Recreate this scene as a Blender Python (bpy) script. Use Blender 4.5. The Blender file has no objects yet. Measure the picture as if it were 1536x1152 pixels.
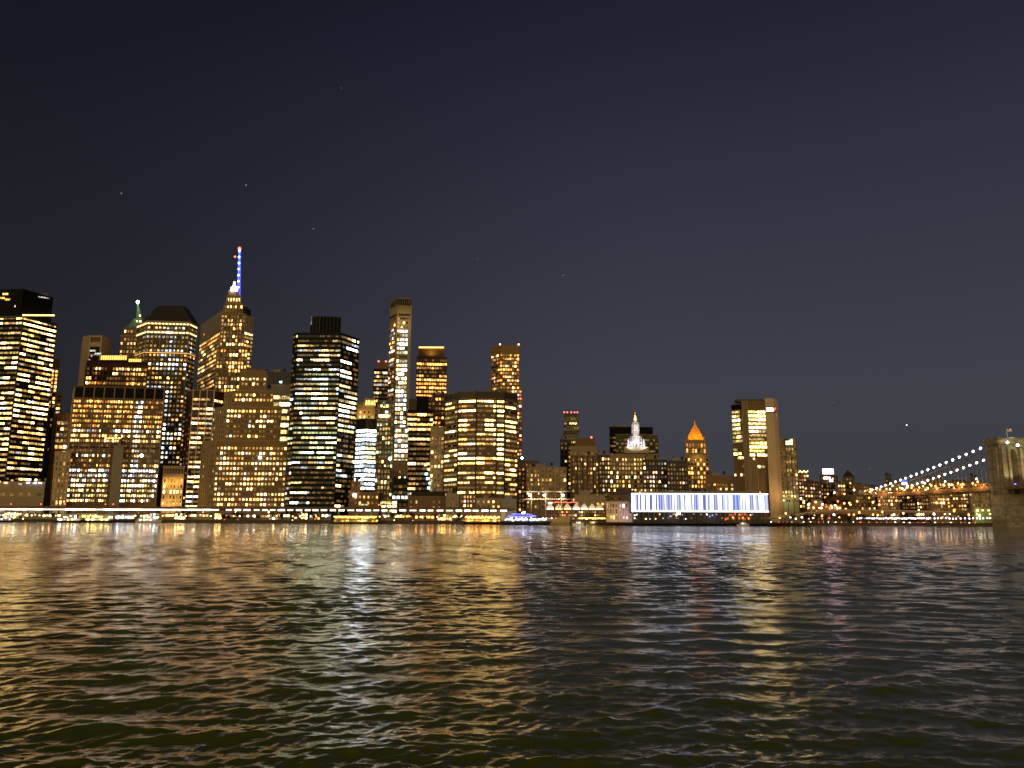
import bpy, math, random
import numpy as np
from mathutils import Vector, Matrix

random.seed(7)
R = math.radians
scene = bpy.context.scene
COL = scene.collection

# ------------------------------------------------------------------ camera model
F, CX, CY = 1183.0, 768.0, 576.0
CAMZ = 6.5
PITCH, ROLL = R(9.657), R(0.22)
_f = Vector((0, math.cos(PITCH), math.sin(PITCH)))
_r0 = Vector((1, 0, 0)); _u0 = Vector((0, -math.sin(PITCH), math.cos(PITCH)))
_r = _r0 * math.cos(ROLL) + _u0 * math.sin(ROLL)
_u = -_r0 * math.sin(ROLL) + _u0 * math.cos(ROLL)
cam_d = bpy.data.cameras.new('camera'); cam = bpy.data.objects.new('camera', cam_d); COL.objects.link(cam)
cam_d.sensor_width = 36; cam_d.lens = 36 * F / 1536; cam_d.clip_start = 0.5; cam_d.clip_end = 20000
m = Matrix((( _r.x, _u.x, -_f.x, 0), (_r.y, _u.y, -_f.y, 0), (_r.z, _u.z, -_f.z, CAMZ), (0, 0, 0, 1)))
cam.matrix_world = m
scene.camera = cam


def P(px, py, Y):
    """survey: the place at distance Y that is sighted at (px, py)"""
    d = _f + _r * ((px - CX) / F) - _u * ((py - CY) / F)
    t = Y / d.y
    return Vector((d.x * t, Y, CAMZ + d.z * t))


def XZ(px, Y, Z):
    u = (px - CX) / F; z = Z - CAMZ
    return (u * (Y * _f.y + z * _f.z) - Y * _r.y - z * _r.z) / _r.x


def mpp(Y):
    return Y / F

# ------------------------------------------------------------------ materials
MATS = {}


def nodes(name):
    mt = bpy.data.materials.new(name); mt.use_nodes = True
    nt = mt.node_tree
    return mt, nt, nt.nodes['Principled BSDF']


def solid(name, col, rough=0.75, spec=0.3, var=0.25, scale=0.15, metal=0.0):
    if name in MATS: return MATS[name]
    mt, nt, b = nodes(name)
    tc = nt.nodes.new('ShaderNodeTexCoord')
    mp = nt.nodes.new('ShaderNodeMapping'); mp.inputs['Scale'].default_value = (scale, scale, scale * 0.35)
    no = nt.nodes.new('ShaderNodeTexNoise'); no.inputs['Scale'].default_value = 1.0; no.inputs['Detail'].default_value = 5
    no.inputs['Roughness'].default_value = 0.65
    mx = nt.nodes.new('ShaderNodeMix'); mx.data_type = 'RGBA'
    nt.links.new(tc.outputs['Object'], mp.inputs['Vector']); nt.links.new(mp.outputs[0], no.inputs['Vector'])
    nt.links.new(no.outputs[0], mx.inputs[0])
    mx.inputs[6].default_value = tuple(c * (1 - var) for c in col) + (1,)
    mx.inputs[7].default_value = tuple(min(1, c * (1 + var)) for c in col) + (1,)
    nt.links.new(mx.outputs[2], b.inputs['Base Color'])
    b.inputs['Roughness'].default_value = rough
    b.inputs['Specular IOR Level'].default_value = spec
    b.inputs['Metallic'].default_value = metal
    MATS[name] = mt
    return mt


def lamp_mat(name, col, s):
    """something that gives off light evenly: a lamp globe, a tube, an LED strip"""
    if name in MATS: return MATS[name]
    mt, nt, b = nodes(name)
    b.inputs['Base Color'].default_value = (0.3, 0.3, 0.3, 1)
    b.inputs['Emission Color'].default_value = (*col, 1)
    b.inputs['Emission Strength'].default_value = s
    mt.cycles.emission_sampling = 'NONE'
    MATS[name] = mt
    return mt


PAL = {'warm': (1.0, .47, .11), 'amber': (1.0, .33, .05), 'cream': (1.0, .64, .25), 'cool': (.86, .95, .96), 'green': (.86, .92, .42),
       'orange': (1.0, .28, .04), 'ice': (.72, .86, 1.0), 'red': (1.0, .10, .04), 'yellow': (1.0, .72, .16), 'teal': (.45, .95, .85), 'pink': (1.0, .62, .50)}
LEV = [0.0, 0.20, 0.78, 2.9, 11.0]
WGAIN = 1.0


def win_mat(key):
    """a lit room behind glass: level and tint per key, rooms differ along the floor"""
    nm = 'window_%s_%d' % key
    if nm in MATS: return MATS[nm]
    mt, nt, b = nodes(nm)
    col, lv = key
    if lv == 0:
        b.inputs['Base Color'].default_value = (.012, .011, .012, 1); b.inputs['Roughness'].default_value = .12
        MATS[nm] = mt; return mt
    geo = nt.nodes.new('ShaderNodeNewGeometry')
    sn = nt.nodes.new('ShaderNodeVectorMath'); sn.operation = 'SNAP'; sn.inputs[1].default_value = (1.45, 1.45, 2.9)
    wn = nt.nodes.new('ShaderNodeTexWhiteNoise')
    no = nt.nodes.new('ShaderNodeTexNoise'); no.inputs['Scale'].default_value = .55; no.inputs['Detail'].default_value = 2
    nt.links.new(geo.outputs['Position'], sn.inputs[0]); nt.links.new(sn.outputs[0], wn.inputs['Vector'])
    nt.links.new(geo.outputs['Position'], no.inputs['Vector'])
    mr = nt.nodes.new('ShaderNodeMapRange'); mr.inputs[3].default_value = .12; mr.inputs[4].default_value = 1.6
    nt.links.new(wn.outputs['Value'], mr.inputs[0])
    m2 = nt.nodes.new('ShaderNodeMapRange'); m2.inputs[1].default_value = .3; m2.inputs[2].default_value = .7
    m2.inputs[3].default_value = .45; m2.inputs[4].default_value = 1.5
    nt.links.new(no.outputs[0], m2.inputs[0])
    mu = nt.nodes.new('ShaderNodeMath'); mu.operation = 'MULTIPLY'
    nt.links.new(mr.outputs[0], mu.inputs[0]); nt.links.new(m2.outputs[0], mu.inputs[1])
    ms = nt.nodes.new('ShaderNodeMath'); ms.operation = 'MULTIPLY'; ms.inputs[1].default_value = LEV[lv] * WGAIN
    nt.links.new(mu.outputs[0], ms.inputs[0])
    b.inputs['Base Color'].default_value = (.03, .03, .03, 1); b.inputs['Roughness'].default_value = .15
    b.inputs['Emission Color'].default_value = (*PAL[col], 1)
    nt.links.new(ms.outputs[0], b.inputs['Emission Strength'])
    mt.cycles.emission_sampling = 'NONE'
    MATS[nm] = mt
    return mt


# real-world base colours
W_BLACK = solid('black_glass_wall', (.008, .008, .010), .3, .03, .3)
W_DARK = solid('dark_metal_wall', (.030, .026, .022), .45, .4)
W_BRONZE = solid('bronze_wall', (.16, .105, .052), .6, .2)
W_RED = solid('dark_red_granite', (.075, .028, .020), .6, .3)
W_TAN = solid('tan_stone', (.34, .275, .18), .85, .2)
W_CREAM = solid('cream_stone', (.44, .35, .22), .85, .2)
W_BRICK = solid('brown_brick', (.20, .135, .075), .9, .15)
W_ORBRICK = solid('orange_brick', (.26, .175, .088), .9, .15)
W_GREY = solid('grey_concrete', (.25, .235, .20), .85, .2)
W_OLIVE = solid('olive_cladding', (.085, .078, .042), .6, .3)
W_GREEN = solid('green_glass_wall', (.008, .014, .010), .25, .05)
COPPER = solid('green_copper', (.10, .22, .14), .7, .3)
SLATE = solid('dark_slate_roof', (.030, .027, .020), .7, .3)
GILT = solid('gilded_tiles', (.62, .36, .07), .35, .5, .2, .5)
WHITE_ST = solid('white_stone', (.72, .70, .70), .8, .2)
CONC = solid('deck_concrete', (.20, .175, .14), .85, .2)
STEEL = solid('painted_steel', (.10, .085, .06), .55, .4)
GRANITE = solid('granite_blocks', (.40, .36, .27), .9, .15, .4, .22)
_nt = GRANITE.node_tree; _b = _nt.nodes['Principled BSDF']; _old = _b.inputs['Base Color'].links[0].from_socket
_g = _nt.nodes.new('ShaderNodeNewGeometry'); _s = _nt.nodes.new('ShaderNodeSeparateXYZ'); _nt.links.new(_g.outputs['Position'], _s.inputs[0])
_a = _nt.nodes.new('ShaderNodeMath'); _nt.links.new(_s.outputs['X'], _a.inputs[0]); _nt.links.new(_s.outputs['Y'], _a.inputs[1])
_c = _nt.nodes.new('ShaderNodeCombineXYZ'); _nt.links.new(_a.outputs[0], _c.inputs[0]); _nt.links.new(_s.outputs['Z'], _c.inputs[1])
_k = _nt.nodes.new('ShaderNodeTexBrick'); _k.inputs['Scale'].default_value = 1; _k.inputs['Brick Width'].default_value = 4.2; _k.inputs['Row Height'].default_value = 2.1; _k.inputs['Mortar Size'].default_value = .12
_k.inputs['Color1'].default_value = (1, 1, 1, 1); _k.inputs['Color2'].default_value = (.62, .60, .58, 1); _k.inputs['Mortar'].default_value = (.35, .33, .3, 1); _nt.links.new(_c.outputs[0], _k.inputs['Vector'])
_m = _nt.nodes.new('ShaderNodeMix'); _m.data_type = 'RGBA'; _m.blend_type = 'MULTIPLY'; _m.inputs[0].default_value = 1; _nt.links.new(_old, _m.inputs[6]); _nt.links.new(_k.outputs[0], _m.inputs[7]); _nt.links.new(_m.outputs[2], _b.inputs['Base Color'])
ASPHALT = solid('asphalt', (.05, .048, .045), .9, .2)
HULLB = solid('black_hull_paint', (.015, .014, .014), .4, .4)
HULLT = solid('buff_hull_paint', (.30, .22, .11), .5, .4)
WHITEP = solid('white_paint', (.78, .77, .74), .5, .4, .08)
WOODM = solid('mast_wood', (.42, .27, .13), .6, .3)
LEAF = solid('leaves', (.035, .042, .016), .8, .2, .5, .8)
BARK = solid('bark', (.05, .037, .025), .9, .1)
G_DARK = win_mat(('warm', 0))


# ------------------------------------------------------------------ mesh builder
class MB:
    def __init__(s): s.v = []; s.f = []; s.m = []; s.mats = []; s.sm = []

    def mi(s, mat):
        if mat not in s.mats: s.mats.append(mat)
        return s.mats.index(mat)

    def add(s, vs, fs, mat, smooth=False):
        b = len(s.v); s.v += [tuple(v) for v in vs]; k = s.mi(mat)
        for f in fs: s.f.append(tuple(b + i for i in f)); s.m.append(k); s.sm.append(smooth)
        return s

    def prism(s, pts, z0, z1, mat, top=None, bottom=True):
        n = len(pts)
        vs = [(p[0], p[1], z0) for p in pts] + [(p[0], p[1], z1) for p in pts]
        s.add(vs, [(i, (i + 1) % n, n + (i + 1) % n, n + i) for i in range(n)] + ([tuple(range(n - 1, -1, -1))] if bottom else []), mat)
        s.add([v for v in vs[n:]], [tuple(range(n))], top or mat)
        return s

    def frustum(s, p0, z0, p1, z1, mat):
        n = len(p0)
        vs = [(p[0], p[1], z0) for p in p0] + [(p[0], p[1], z1) for p in p1]
        s.add(vs, [(i, (i + 1) % n, n + (i + 1) % n, n + i) for i in range(n)] + [tuple(range(n - 1, -1, -1)), tuple(range(n, 2 * n))], mat)
        return s

    def box(s, x0, x1, y0, y1, z0, z1, mat):
        return s.prism([(x0, y0), (x1, y0), (x1, y1), (x0, y1)], z0, z1, mat)

    def obox(s, c, t, n, w, d, h, mat, back=True):
        """box centred on c, w along the unit vector t, d along n, h upward"""
        c = Vector(c); a = Vector((t[0], t[1], 0)) * (w / 2); b = Vector((n[0], n[1], 0)) * (d / 2); u = Vector((0, 0, h / 2))
        vs = [c - a + b - u, c + a + b - u, c + a - b - u, c - a - b - u, c - a + b + u, c + a + b + u, c + a - b + u, c - a - b + u]
        fs = [(0, 1, 5, 4), (1, 2, 6, 5), (3, 0, 4, 7), (4, 5, 6, 7), (3, 2, 1, 0)]
        if back: fs.append((2, 3, 7, 6))
        return s.add(vs, fs, mat)

    def tube(s, p0, p1, r0, r1=None, mat=None, n=6, cap=True):
        r1 = r0 if r1 is None else r1
        p0 = Vector(p0); p1 = Vector(p1); d = (p1 - p0).normalized()
        a = d.orthogonal().normalized(); b = d.cross(a)
        vs = []
        for p, r in ((p0, r0), (p1, r1)):
            for i in range(n):
                t = 2 * math.pi * i / n
                vs.append(p + a * (r * math.cos(t)) + b * (r * math.sin(t)))
        fs = [(i, (i + 1) % n, n + (i + 1) % n, n + i) for i in range(n)]
        if cap: fs += [tuple(range(n - 1, -1, -1)), tuple(range(n, 2 * n))]
        return s.add(vs, fs, mat, True)

    def path(s, pts, r, mat, n=5):
        for a, b in zip(pts, pts[1:]): s.tube(a, b, r, r, mat, n)
        return s

    def ball(s, c, r, mat, nu=8, nv=5):
        vs = [(c[0], c[1], c[2] + r)]
        for j in range(1, nv):
            t = math.pi * j / nv
            for i in range(nu):
                a = 2 * math.pi * i / nu
                vs.append((c[0] + r * math.sin(t) * math.cos(a), c[1] + r * math.sin(t) * math.sin(a), c[2] + r * math.cos(t)))
        vs.append((c[0], c[1], c[2] - r)); L = len(vs) - 1
        fs = [(0, 1 + i, 1 + (i + 1) % nu) for i in range(nu)]
        for j in range(nv - 2):
            o = 1 + j * nu
            fs += [(o + i, o + nu + i, o + nu + (i + 1) % nu, o + (i + 1) % nu) for i in range(nu)]
        o = 1 + (nv - 2) * nu
        fs += [(o + i, L, o + (i + 1) % nu) for i in range(nu)]
        return s.add(vs, fs, mat, True)

    def extr_y(s, pts, y0, y1, mat):
        """polygon in (x, z), counter-clockwise seen from -y, given depth along y"""
        n = len(pts)
        vs = [(p[0], y0, p[1]) for p in pts] + [(p[0], y1, p[1]) for p in pts]
        s.add(vs, [tuple(range(n)), tuple(range(2 * n - 1, n - 1, -1))] + [(i, n + i, n + (i + 1) % n, (i + 1) % n) for i in range(n)], mat)
        return s

    def build(s, name, parent=None, base=None):
        me = bpy.data.meshes.new(name)
        if base is None: base = parent.location if parent is not None else (0, 0, 0)
        bx, by, bz = base
        me.from_pydata([(x - bx, y - by, z - bz) for x, y, z in s.v], [], s.f)
        for mt in s.mats: me.materials.append(mt)
        me.polygons.foreach_set('material_index', s.m)
        me.polygons.foreach_set('use_smooth', s.sm)
        me.update()
        o = bpy.data.objects.new(name, me); COL.objects.link(o)
        if parent is not None: o.parent = parent
        else: o.location = base
        return o


def tag(o, label=None, cat=None, group=None, kind=None):
    for k, v in (('label', label), ('category', cat), ('group', group), ('kind', kind)):
        if v: o[k] = v
    return o


def empty(name, loc, label, cat, group=None):
    o = bpy.data.objects.new(name, None); COL.objects.link(o); o.location = loc
    return tag(o, label, cat, group)


def copy_tree(o, parent=None):
    c = o.copy(); COL.objects.link(c)
    if parent is not None: c.parent = parent
    for ch in [x for x in KIDS.get(o.name, [])]: copy_tree(ch, c)
    return c


KIDS = {}


def remember(o, *kids): KIDS[o.name] = list(kids); return o


# ------------------------------------------------------------------ buildings
UNIT = {}
AUTOROOF = {'office_block', 'granite_block', 'ribbed_tower', 'brick_block', 'brown_low_block', 'stone_warehouse', 'brick_row_house', 'gabled_row_house', 'apartment_slab', 'river_flats', 'setback_flats', 'tan_slab', 'dark_flats', 'brick_station', 'housing_block', 'dark_slab_tower', 'brown_tower', 'yellow_ribbon_tower', 'fish_market'}


def unit_window(mat):
    if mat.name not in UNIT:
        b = MB(); b.obox((0, 0, 0), (1, 0), (0, -1), 1, 1, 1, mat)
        me = bpy.data.meshes.new('window_' + mat.name); me.from_pydata(b.v, [], b.f); me.materials.append(mat); UNIT[mat.name] = me
    return UNIT[mat.name]


def pick(pal):
    """pal: {tint: weight}"""
    ks = list(pal); return random.choices(ks, [pal[k] for k in ks])[0]


OFFICE = {'cream': 5, 'warm': 3, 'cool': 2}
YELLOW = {'cream': 4, 'warm': 4, 'yellow': 3, 'cool': 1}
HOME = {'warm': 5, 'cream': 3, 'amber': 2}
ORNG = {'warm': 4, 'amber': 3, 'cream': 2}
COOL = {'cool': 5, 'cream': 2, 'ice': 2}
GREENISH = {'green': 3, 'cool': 3, 'cream': 4}
MIX = {'cream': 3, 'warm': 3, 'cool': 3, 'green': 1}


class Building:
    def __init__(s, name, label, cat='building', seed=None, group=None):
        s.name, s.label, s.cat, s.group = name, label, cat, group
        s.root = None; s.wins = []; s.nwall = 0
        random.seed(seed if seed is not None else sum(map(ord, label)))

    def start(s, base):
        if s.root is None: s.root = empty(s.name, base, s.label, s.cat, s.group)

    def block(s, top, ytop, depth, wall, part='wall', z0=1.2, fac=None, roof=None, ribs=None, sides=True, z1=None, ledge=None, parapet=0.0, skew=1.06):
        """top: roof corners left to right as (px, distance); ytop: image row of the first corner's roof edge."""
        Z = z1 if z1 is not None else P(top[0][0], ytop, top[0][1]).z
        fr = [Vector((XZ(px, Y, Z), Y)) for px, Y in top]
        yb = max(q.y for q in fr) + depth
        back = [Vector((q.x + (yb - q.y) * skew * q.x / q.y, yb)) for q in (fr[-1], fr[0])]
        if skew == 1.06 and fr[0].x * fr[-1].x < 0: back = [Vector((q.x, yb)) for q in (fr[-1], fr[0])]
        pts = fr + back
        c = sum(pts, Vector((0, 0))) / len(pts)
        s.start((c.x, c.y, 1.2))
        b = MB(); b.prism(pts, z0, Z, wall, roof or SLATE, bottom=False)
        if parapet:
            for A, B in zip(pts, pts[1:] + pts[:1]):
                t = (B - A).normalized(); n = Vector((t.y, -t.x)); mid = (A + B) / 2 - n * .35
                b.obox((mid.x, mid.y, Z + parapet / 2), t, n, (B - A).length - .9, .5, parapet, wall)
        n_e = len(pts)
        cxy = Vector((0, 0))
        for i in range(n_e):
            A, B = pts[i], pts[(i + 1) % n_e]
            t = (B - A); L = t.length
            if L < 1: continue
            t = t / L; n = Vector((t.y, -t.x)); mid = (A + B) / 2
            facing = (cxy - mid).normalized().dot(n)
            if facing < 0.03: continue
            side = i >= len(fr) - 1
            if side and not sides: continue
            sp = fac
            if isinstance(fac, list): sp = fac[min(i, len(fac) - 1)]
            if sp: s.facade(A, B, t, n, L, z0, Z, sp, mid.y, b)
            rb = ribs[min(i, len(ribs) - 1)] if isinstance(ribs, list) else ribs
            if rb:
                step, w, dpt, mat = rb[:4]
                k = max(1, round(L / (step * mpp(mid.y))))
                zb = rb[4] if len(rb) > 4 else z0
                for q in range(k + 1):
                    p = A + t * (L * q / k)
                    if q == 0: p = p + t * (w / 2)
                    if q == k: p = p - t * (w / 2)
                    p = p + n * (dpt / 2)
                    b.obox((p.x, p.y, (zb + Z) / 2), t, n, w, dpt, Z - zb - .05, mat, back=False)
            if ledge:
                for zz, hh, dd, mat in ledge:
                    p = mid + n * (dd / 2)
                    b.obox((p.x, p.y, Z - zz), t, n, L + 2 * dd, dd, hh, mat)
        o = b.build(part, s.root)
        s.last = (pts, Z)
        return s

    def facade(s, A, B, t, n, L, z0, Z, sp, Y, mb):
        mp_ = mpp(Y)
        fl = sp['fl'] * mp_; bay = sp['bay'] * mp_
        zt = Z - sp.get('top', 4) * mp_
        zb = max(z0 + .5, P(CX, sp.get('ybot', 764) + 4, Y).z)
        w, h = sp.get('w', .7), sp.get('h', .55)
        p0, rv, stick = sp.get('p', .5), sp.get('rv', .25), sp.get('stick', .3)
        pal = sp.get('pal', OFFICE); lv = sp.get('lv', (1, 3, 4, 2)); grp = sp.get('group', 0)
        dark = sp.get('dark', True); zones = sp.get('zones')
        nb = max(1, round((L - .6) / bay)); bay = (L - .6) / nb
        nf = int((zt - zb) / fl)
        for j in range(nf):
            zc = zt - (j + .5) * fl
            py = sp['_y0'] + 0 if '_y0' in sp else None
            tt = (Z - zc) / max(1, (Z - zb))
            rowp = max(0, min(1, p0 + random.gauss(0, rv)))
            rowpal = pick(pal); rowlv = random.choices((1, 2, 3, 4), lv)[0]
            state = random.random() < rowp
            cells = []
            for i in range(nb):
                ss = (i + .5) / nb
                pr, pl, lvv, rl = rowp, pal, lv, rowlv
                if zones:
                    zr = zones(ss, tt)
                    if zr is not None:
                        if zr == 0: cells.append(-1); continue
                        pr = max(0, min(1, zr[0] + (rowp - p0))); pl = zr[1]
                        lvv = zr[2] if len(zr) > 2 else lv
                        if random.random() > stick: state = random.random() < pr
                    elif random.random() > stick: state = random.random() < pr
                elif random.random() > stick: state = random.random() < pr
                if state:
                    tint = rowpal if (random.random() < sp.get('rowtint', .6) and rowpal in pl) else pick(pl)
                    level = rl if random.random() < sp.get('rowlv', .5) else random.choices((1, 2, 3, 4), lvv)[0]
                    cells.append((tint, level))
                else:
                    cells.append((('warm', 1) if random.random() < sp.get('dimp', .5) else ('warm', 0)) if dark else -1)
            i = 0
            while i < nb:
                k = i + 1
                if grp:
                    while k < nb and k % grp and cells[k] != -1 and cells[i] != -1 and (cells[k][1] > 0) == (cells[i][1] > 0) and k - i < grp: k += 1
                if cells[i] != -1:
                    key = cells[i] if not grp else cells[(i + k) // 2 if k - i > 1 else i]
                    ww = bay * (k - i) - bay * (1 - w)
                    c = A + t * (.3 + bay * (i + k) / 2)
                    s.wins.append((c.x, c.y, zc, t.x, t.y, ww, fl * h, key, Y))
                i = k

    def extra(s, px, py, Y, w, h, key, t=(1, 0)):
        p = P(px, py, Y); mp_ = mpp(Y)
        s.wins.append((p.x, p.y, p.z, t[0], t[1], w * mp_, h * mp_, key, Y))

    def part(s, name, mb, label=None):
        o = mb.build(name, s.root)
        if label: o['label'] = label
        return o

    def rooftop(s, items):
        """roof plant: (px0, px1, distance, rise px, depth m, mat)"""
        Zr = s.last[1]
        for (a, b_, Y, rise, d, mat, nm) in items:
            x0, x1 = XZ(a, Y, Zr), XZ(b_, Y, Zr); hh = rise * mpp(Y)
            mb = MB(); mb.box(x0, x1, Y, Y + d, Zr + .02, Zr + hh, mat)
            k = max(2, int((x1 - x0) / 3))
            for q in range(k):
                xx = x0 + (x1 - x0) * (q + .5) / k
                mb.box(xx - .15, xx + .15, Y - .12, Y, Zr + .3, Zr + hh - .3, W_DARK)
            mb.build(nm, s.root)
        return s

    def done(s, limit=100):
        if s.root is not None and s.name in AUTOROOF:
            pts, Z = s.last; A, B = pts[0], pts[len(pts) - 3]; t = B - A; L = t.length; y0 = max(q.y for q in pts[:-2]) + 3
            rr = random.Random(len(s.label)); u0 = rr.uniform(.12, .35); u1 = u0 + rr.uniform(.2, .35); h = rr.uniform(3, 5)
            mb = MB(); mb.box(A.x + t.x * u0, A.x + t.x * u1, y0, y0 + 7, Z + .02, Z + h, W_GREY); mb.box(A.x + t.x * u0 + .6, A.x + t.x * u0 + 2.6, y0 + 1, y0 + 4, Z + h + .02, Z + h + 1.8, STEEL); mb.build('roof_plant', s.root)
            xt = A.x + t.x * (u1 + .16); mb = MB()
            for dx in (-1, 1): mb.tube((xt + dx, y0 + 2, Z), (xt + dx, y0 + 2, Z + 2.2), .16, .16, STEEL, 5)
            mb.tube((xt, y0 + 2, Z + 2.2), (xt, y0 + 2, Z + 5.2), 1.7, 1.7, BARK, 9); mb.tube((xt, y0 + 2, Z + 5.2), (xt, y0 + 2, Z + 6.6), 1.8, .1, BARK, 9); mb.build('water_tank', s.root)
            xm = A.x + t.x * (u0 + .08); mb = MB(); mb.tube((xm, y0 + 3, Z + h), (xm, y0 + 3, Z + h + rr.uniform(4, 9)), .2, .08, STEEL, 5); mb.build('mast', s.root)
        if not s.wins: return s
        s.wins.sort(key=lambda q: (-(q[7][1] > 0), -q[5] * q[6] / q[8] ** 2, ))
        lit = [q for q in s.wins if q[7][1] > 0]
        own, rest = lit[:limit], lit[limit:] + [q for q in s.wins if q[7][1] == 0]
        if len(own) < limit:
            k = limit - len(own); dk = [q for q in rest if q[7][1] == 0]; own += dk[:k]; rest = dk[k:] + [q for q in rest if q[7][1] > 0]
        bx, by, bz = s.root.location
        for (x, y, z, tx, ty, w, h, key, Y) in own:
            o = bpy.data.objects.new('window', unit_window(win_mat(key))); COL.objects.link(o)
            o.parent = s.root; o.location = (x - bx, y - by, z - bz); o.rotation_euler = (0, 0, math.atan2(ty, tx)); o.scale = (w, .3, h)
        if rest:
            mb = MB()
            for (x, y, z, tx, ty, w, h, key, Y) in rest:
                mb.obox((x, y, z), (tx, ty), (ty, -tx), w, .3, h, win_mat(key), back=False)
            o = mb.build('window', s.root); o['kind'] = 'stuff'
        return s


def lamp_light(name, loc, col, watts, r=.4, kind='SPOT', aim=None, spot=150):
    # a shaded lamp: it shines inland and downward, on what stands behind it
    aim = (loc[0], loc[1] + 10, loc[2] - 2) if aim is None else aim
    d = bpy.data.lights.new(name, kind); d.color = col; d.energy = watts; d.shadow_soft_size = r
    d.spot_size = R(spot); d.spot_blend = .5
    o = bpy.data.objects.new(name, d); COL.objects.link(o); o.location = loc
    if aim is not None: o.rotation_euler = (Vector(aim) - Vector(loc)).to_track_quat('-Z', 'Y').to_euler()
    return o

# ------------------------------------------------------------------ the skyline, left to right
def yz(y0, y1):
    """rows of the photo -> fraction below the roof"""
    return lambda y: (y - y0) / (y1 - y0)


# dark ribbon-window tower at the left edge
b = Building('office_tower', 'black ribbon-window office tower cut off by the left edge, dark hat on top')
Z1 = P(-70, 436, 960).z
b.block([(-70, 960), (35, 950), (80, 990)], 436, 30, W_BLACK, 'crown', fac=None, z0=P(35, 476, 950).z, skew=1.0)
b.rooftop([(42, 72, 984, 5, 3, STEEL, 'cooling_plant'), (44, 46, 980, 9, 1, STEEL, 'mast')])
zn = lambda s, t: (.1, OFFICE) if .335 < t < .375 else ((.35, MIX) if .30 < t < .45 and s > .7 else None)
fA = dict(fl=7.75, bay=5.2, w=.84, h=.36, p=.9, rv=.25, stick=.72, pal={'cream': 5, 'warm': 4, 'yellow': 2, 'cool': .5}, lv=(1, 2, 4, 4), top=1, ybot=722, group=2, rowlv=.45, zones=zn)
b.block([(-70, 957), (35, 947), (85.5, 992)], 475, 34, W_BLACK, 'wall', fac=fA, skew=1.0, ledge=[(2.5, 2.6, 1.2, W_DARK)],
        ribs=[(104, .8, .5, W_DARK), (26, .7, .5, W_DARK)])
b.block([(-70, 938), (68, 940)], 722, 5, W_TAN, 'podium', fac=dict(fl=14, bay=13, w=.45, h=.35, p=.12, ybot=756, top=12, pal=COOL), ledge=[(.6, 1.2, .6, W_CREAM), (17, 1, .4, W_CREAM)])
for x in (-2, 8, 18, 30, 42, 52, 60): b.extra(x, 722 + random.uniform(-2, 5), 937, 5, 2.2, ('cream' if x < 30 else 'ice', random.choice((2, 3))))
mb = MB(); p = P(3, 473.2, 946); q = P(35, 473.2, 946); w_ = P(83, 473.5, 990)
for i in range(12):
    a_ = q + (w_ - q) * (i / 12 + .01); c_ = q + (w_ - q) * (i / 12 + .07); mb.tube(a_ + Vector((0, -1.6, 0)), c_ + Vector((0, -1.6, 0)), .8, .8, lamp_mat('crown_tube', PAL['yellow'], 5))
b.part('crown_light', mb)
for (x, y) in ((8, 441), (3, 447), (11, 449)): b.extra(x, y, 951, 8, 2.6, ('warm', 3))
b.extra(24, 459, 951, 4, 3, ('cool', 3)); b.extra(61, 445.5, 972, 24, 1.6, ('cool', 2), (.75, .66))
b.done()

b = Building('apartment_tower', 'slim amber-edged tower tucked behind the black tower at left edge')
b.block([(72, 1060), (90, 1062)], 540, 22, W_BRICK, fac=dict(fl=6, bay=5, w=.55, h=.6, p=.75, rv=.1, pal={'warm': 4, 'amber': 2, 'cream': 2}, lv=(1, 2, 4, 2), ybot=612, top=14), parapet=2)
b.block([(76, 1056), (92, 1056)], 612, 4, W_RED, 'lower_wall', fac=dict(fl=9, bay=6, w=.4, h=.4, p=.12, ybot=740, pal=HOME))
b.block([(84, 1054), (95, 1054)], 588, 3, W_TAN, 'stair_bay', fac=dict(fl=6, bay=7, w=.5, h=.5, p=.5, ybot=622, pal=HOME)); b.done()

b = Building('brick_block', 'short brown block with a few white windows left of bronze office block')
b.block([(86, 1010), (111, 1012)], 622, 20, W_BRICK, fac=dict(fl=9, bay=6.5, w=.7, h=.5, p=.5, rv=.3, pal={'warm': 3, 'cream': 2, 'pink': 1}, ybot=690, top=8), parapet=1.5)
b.rooftop([(92, 102, 1016, 4, 4, STEEL, 'roof_tank')]); b.done()

b = Building('stone_house', 'narrow cream stone building with tall dim windows left of bronze block')
b.block([(84, 938), (107, 940)], 677, 16, W_CREAM, fac=dict(fl=8.2, bay=5.6, w=.4, h=.6, p=.42, rv=.1, pal={'warm': 4, 'yellow': 2}, lv=(4, 4, 2, 0), ybot=762, top=6,
        zones=lambda s, t: (.95, {'cream': 1, 'warm': 1}, (0, 1, 3, 1)) if t > .86 else ((.2, HOME) if t < .5 else None)), ledge=[(.8, 1.2, .7, W_CREAM), (12, .6, .4, W_CREAM)], ribs=(5.6, .8, .3, W_CREAM)); b.done()

# bronze office block
b = Building('office_block', 'wide bronze office block with nine bays and orange upper floors')
Y = 948


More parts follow.
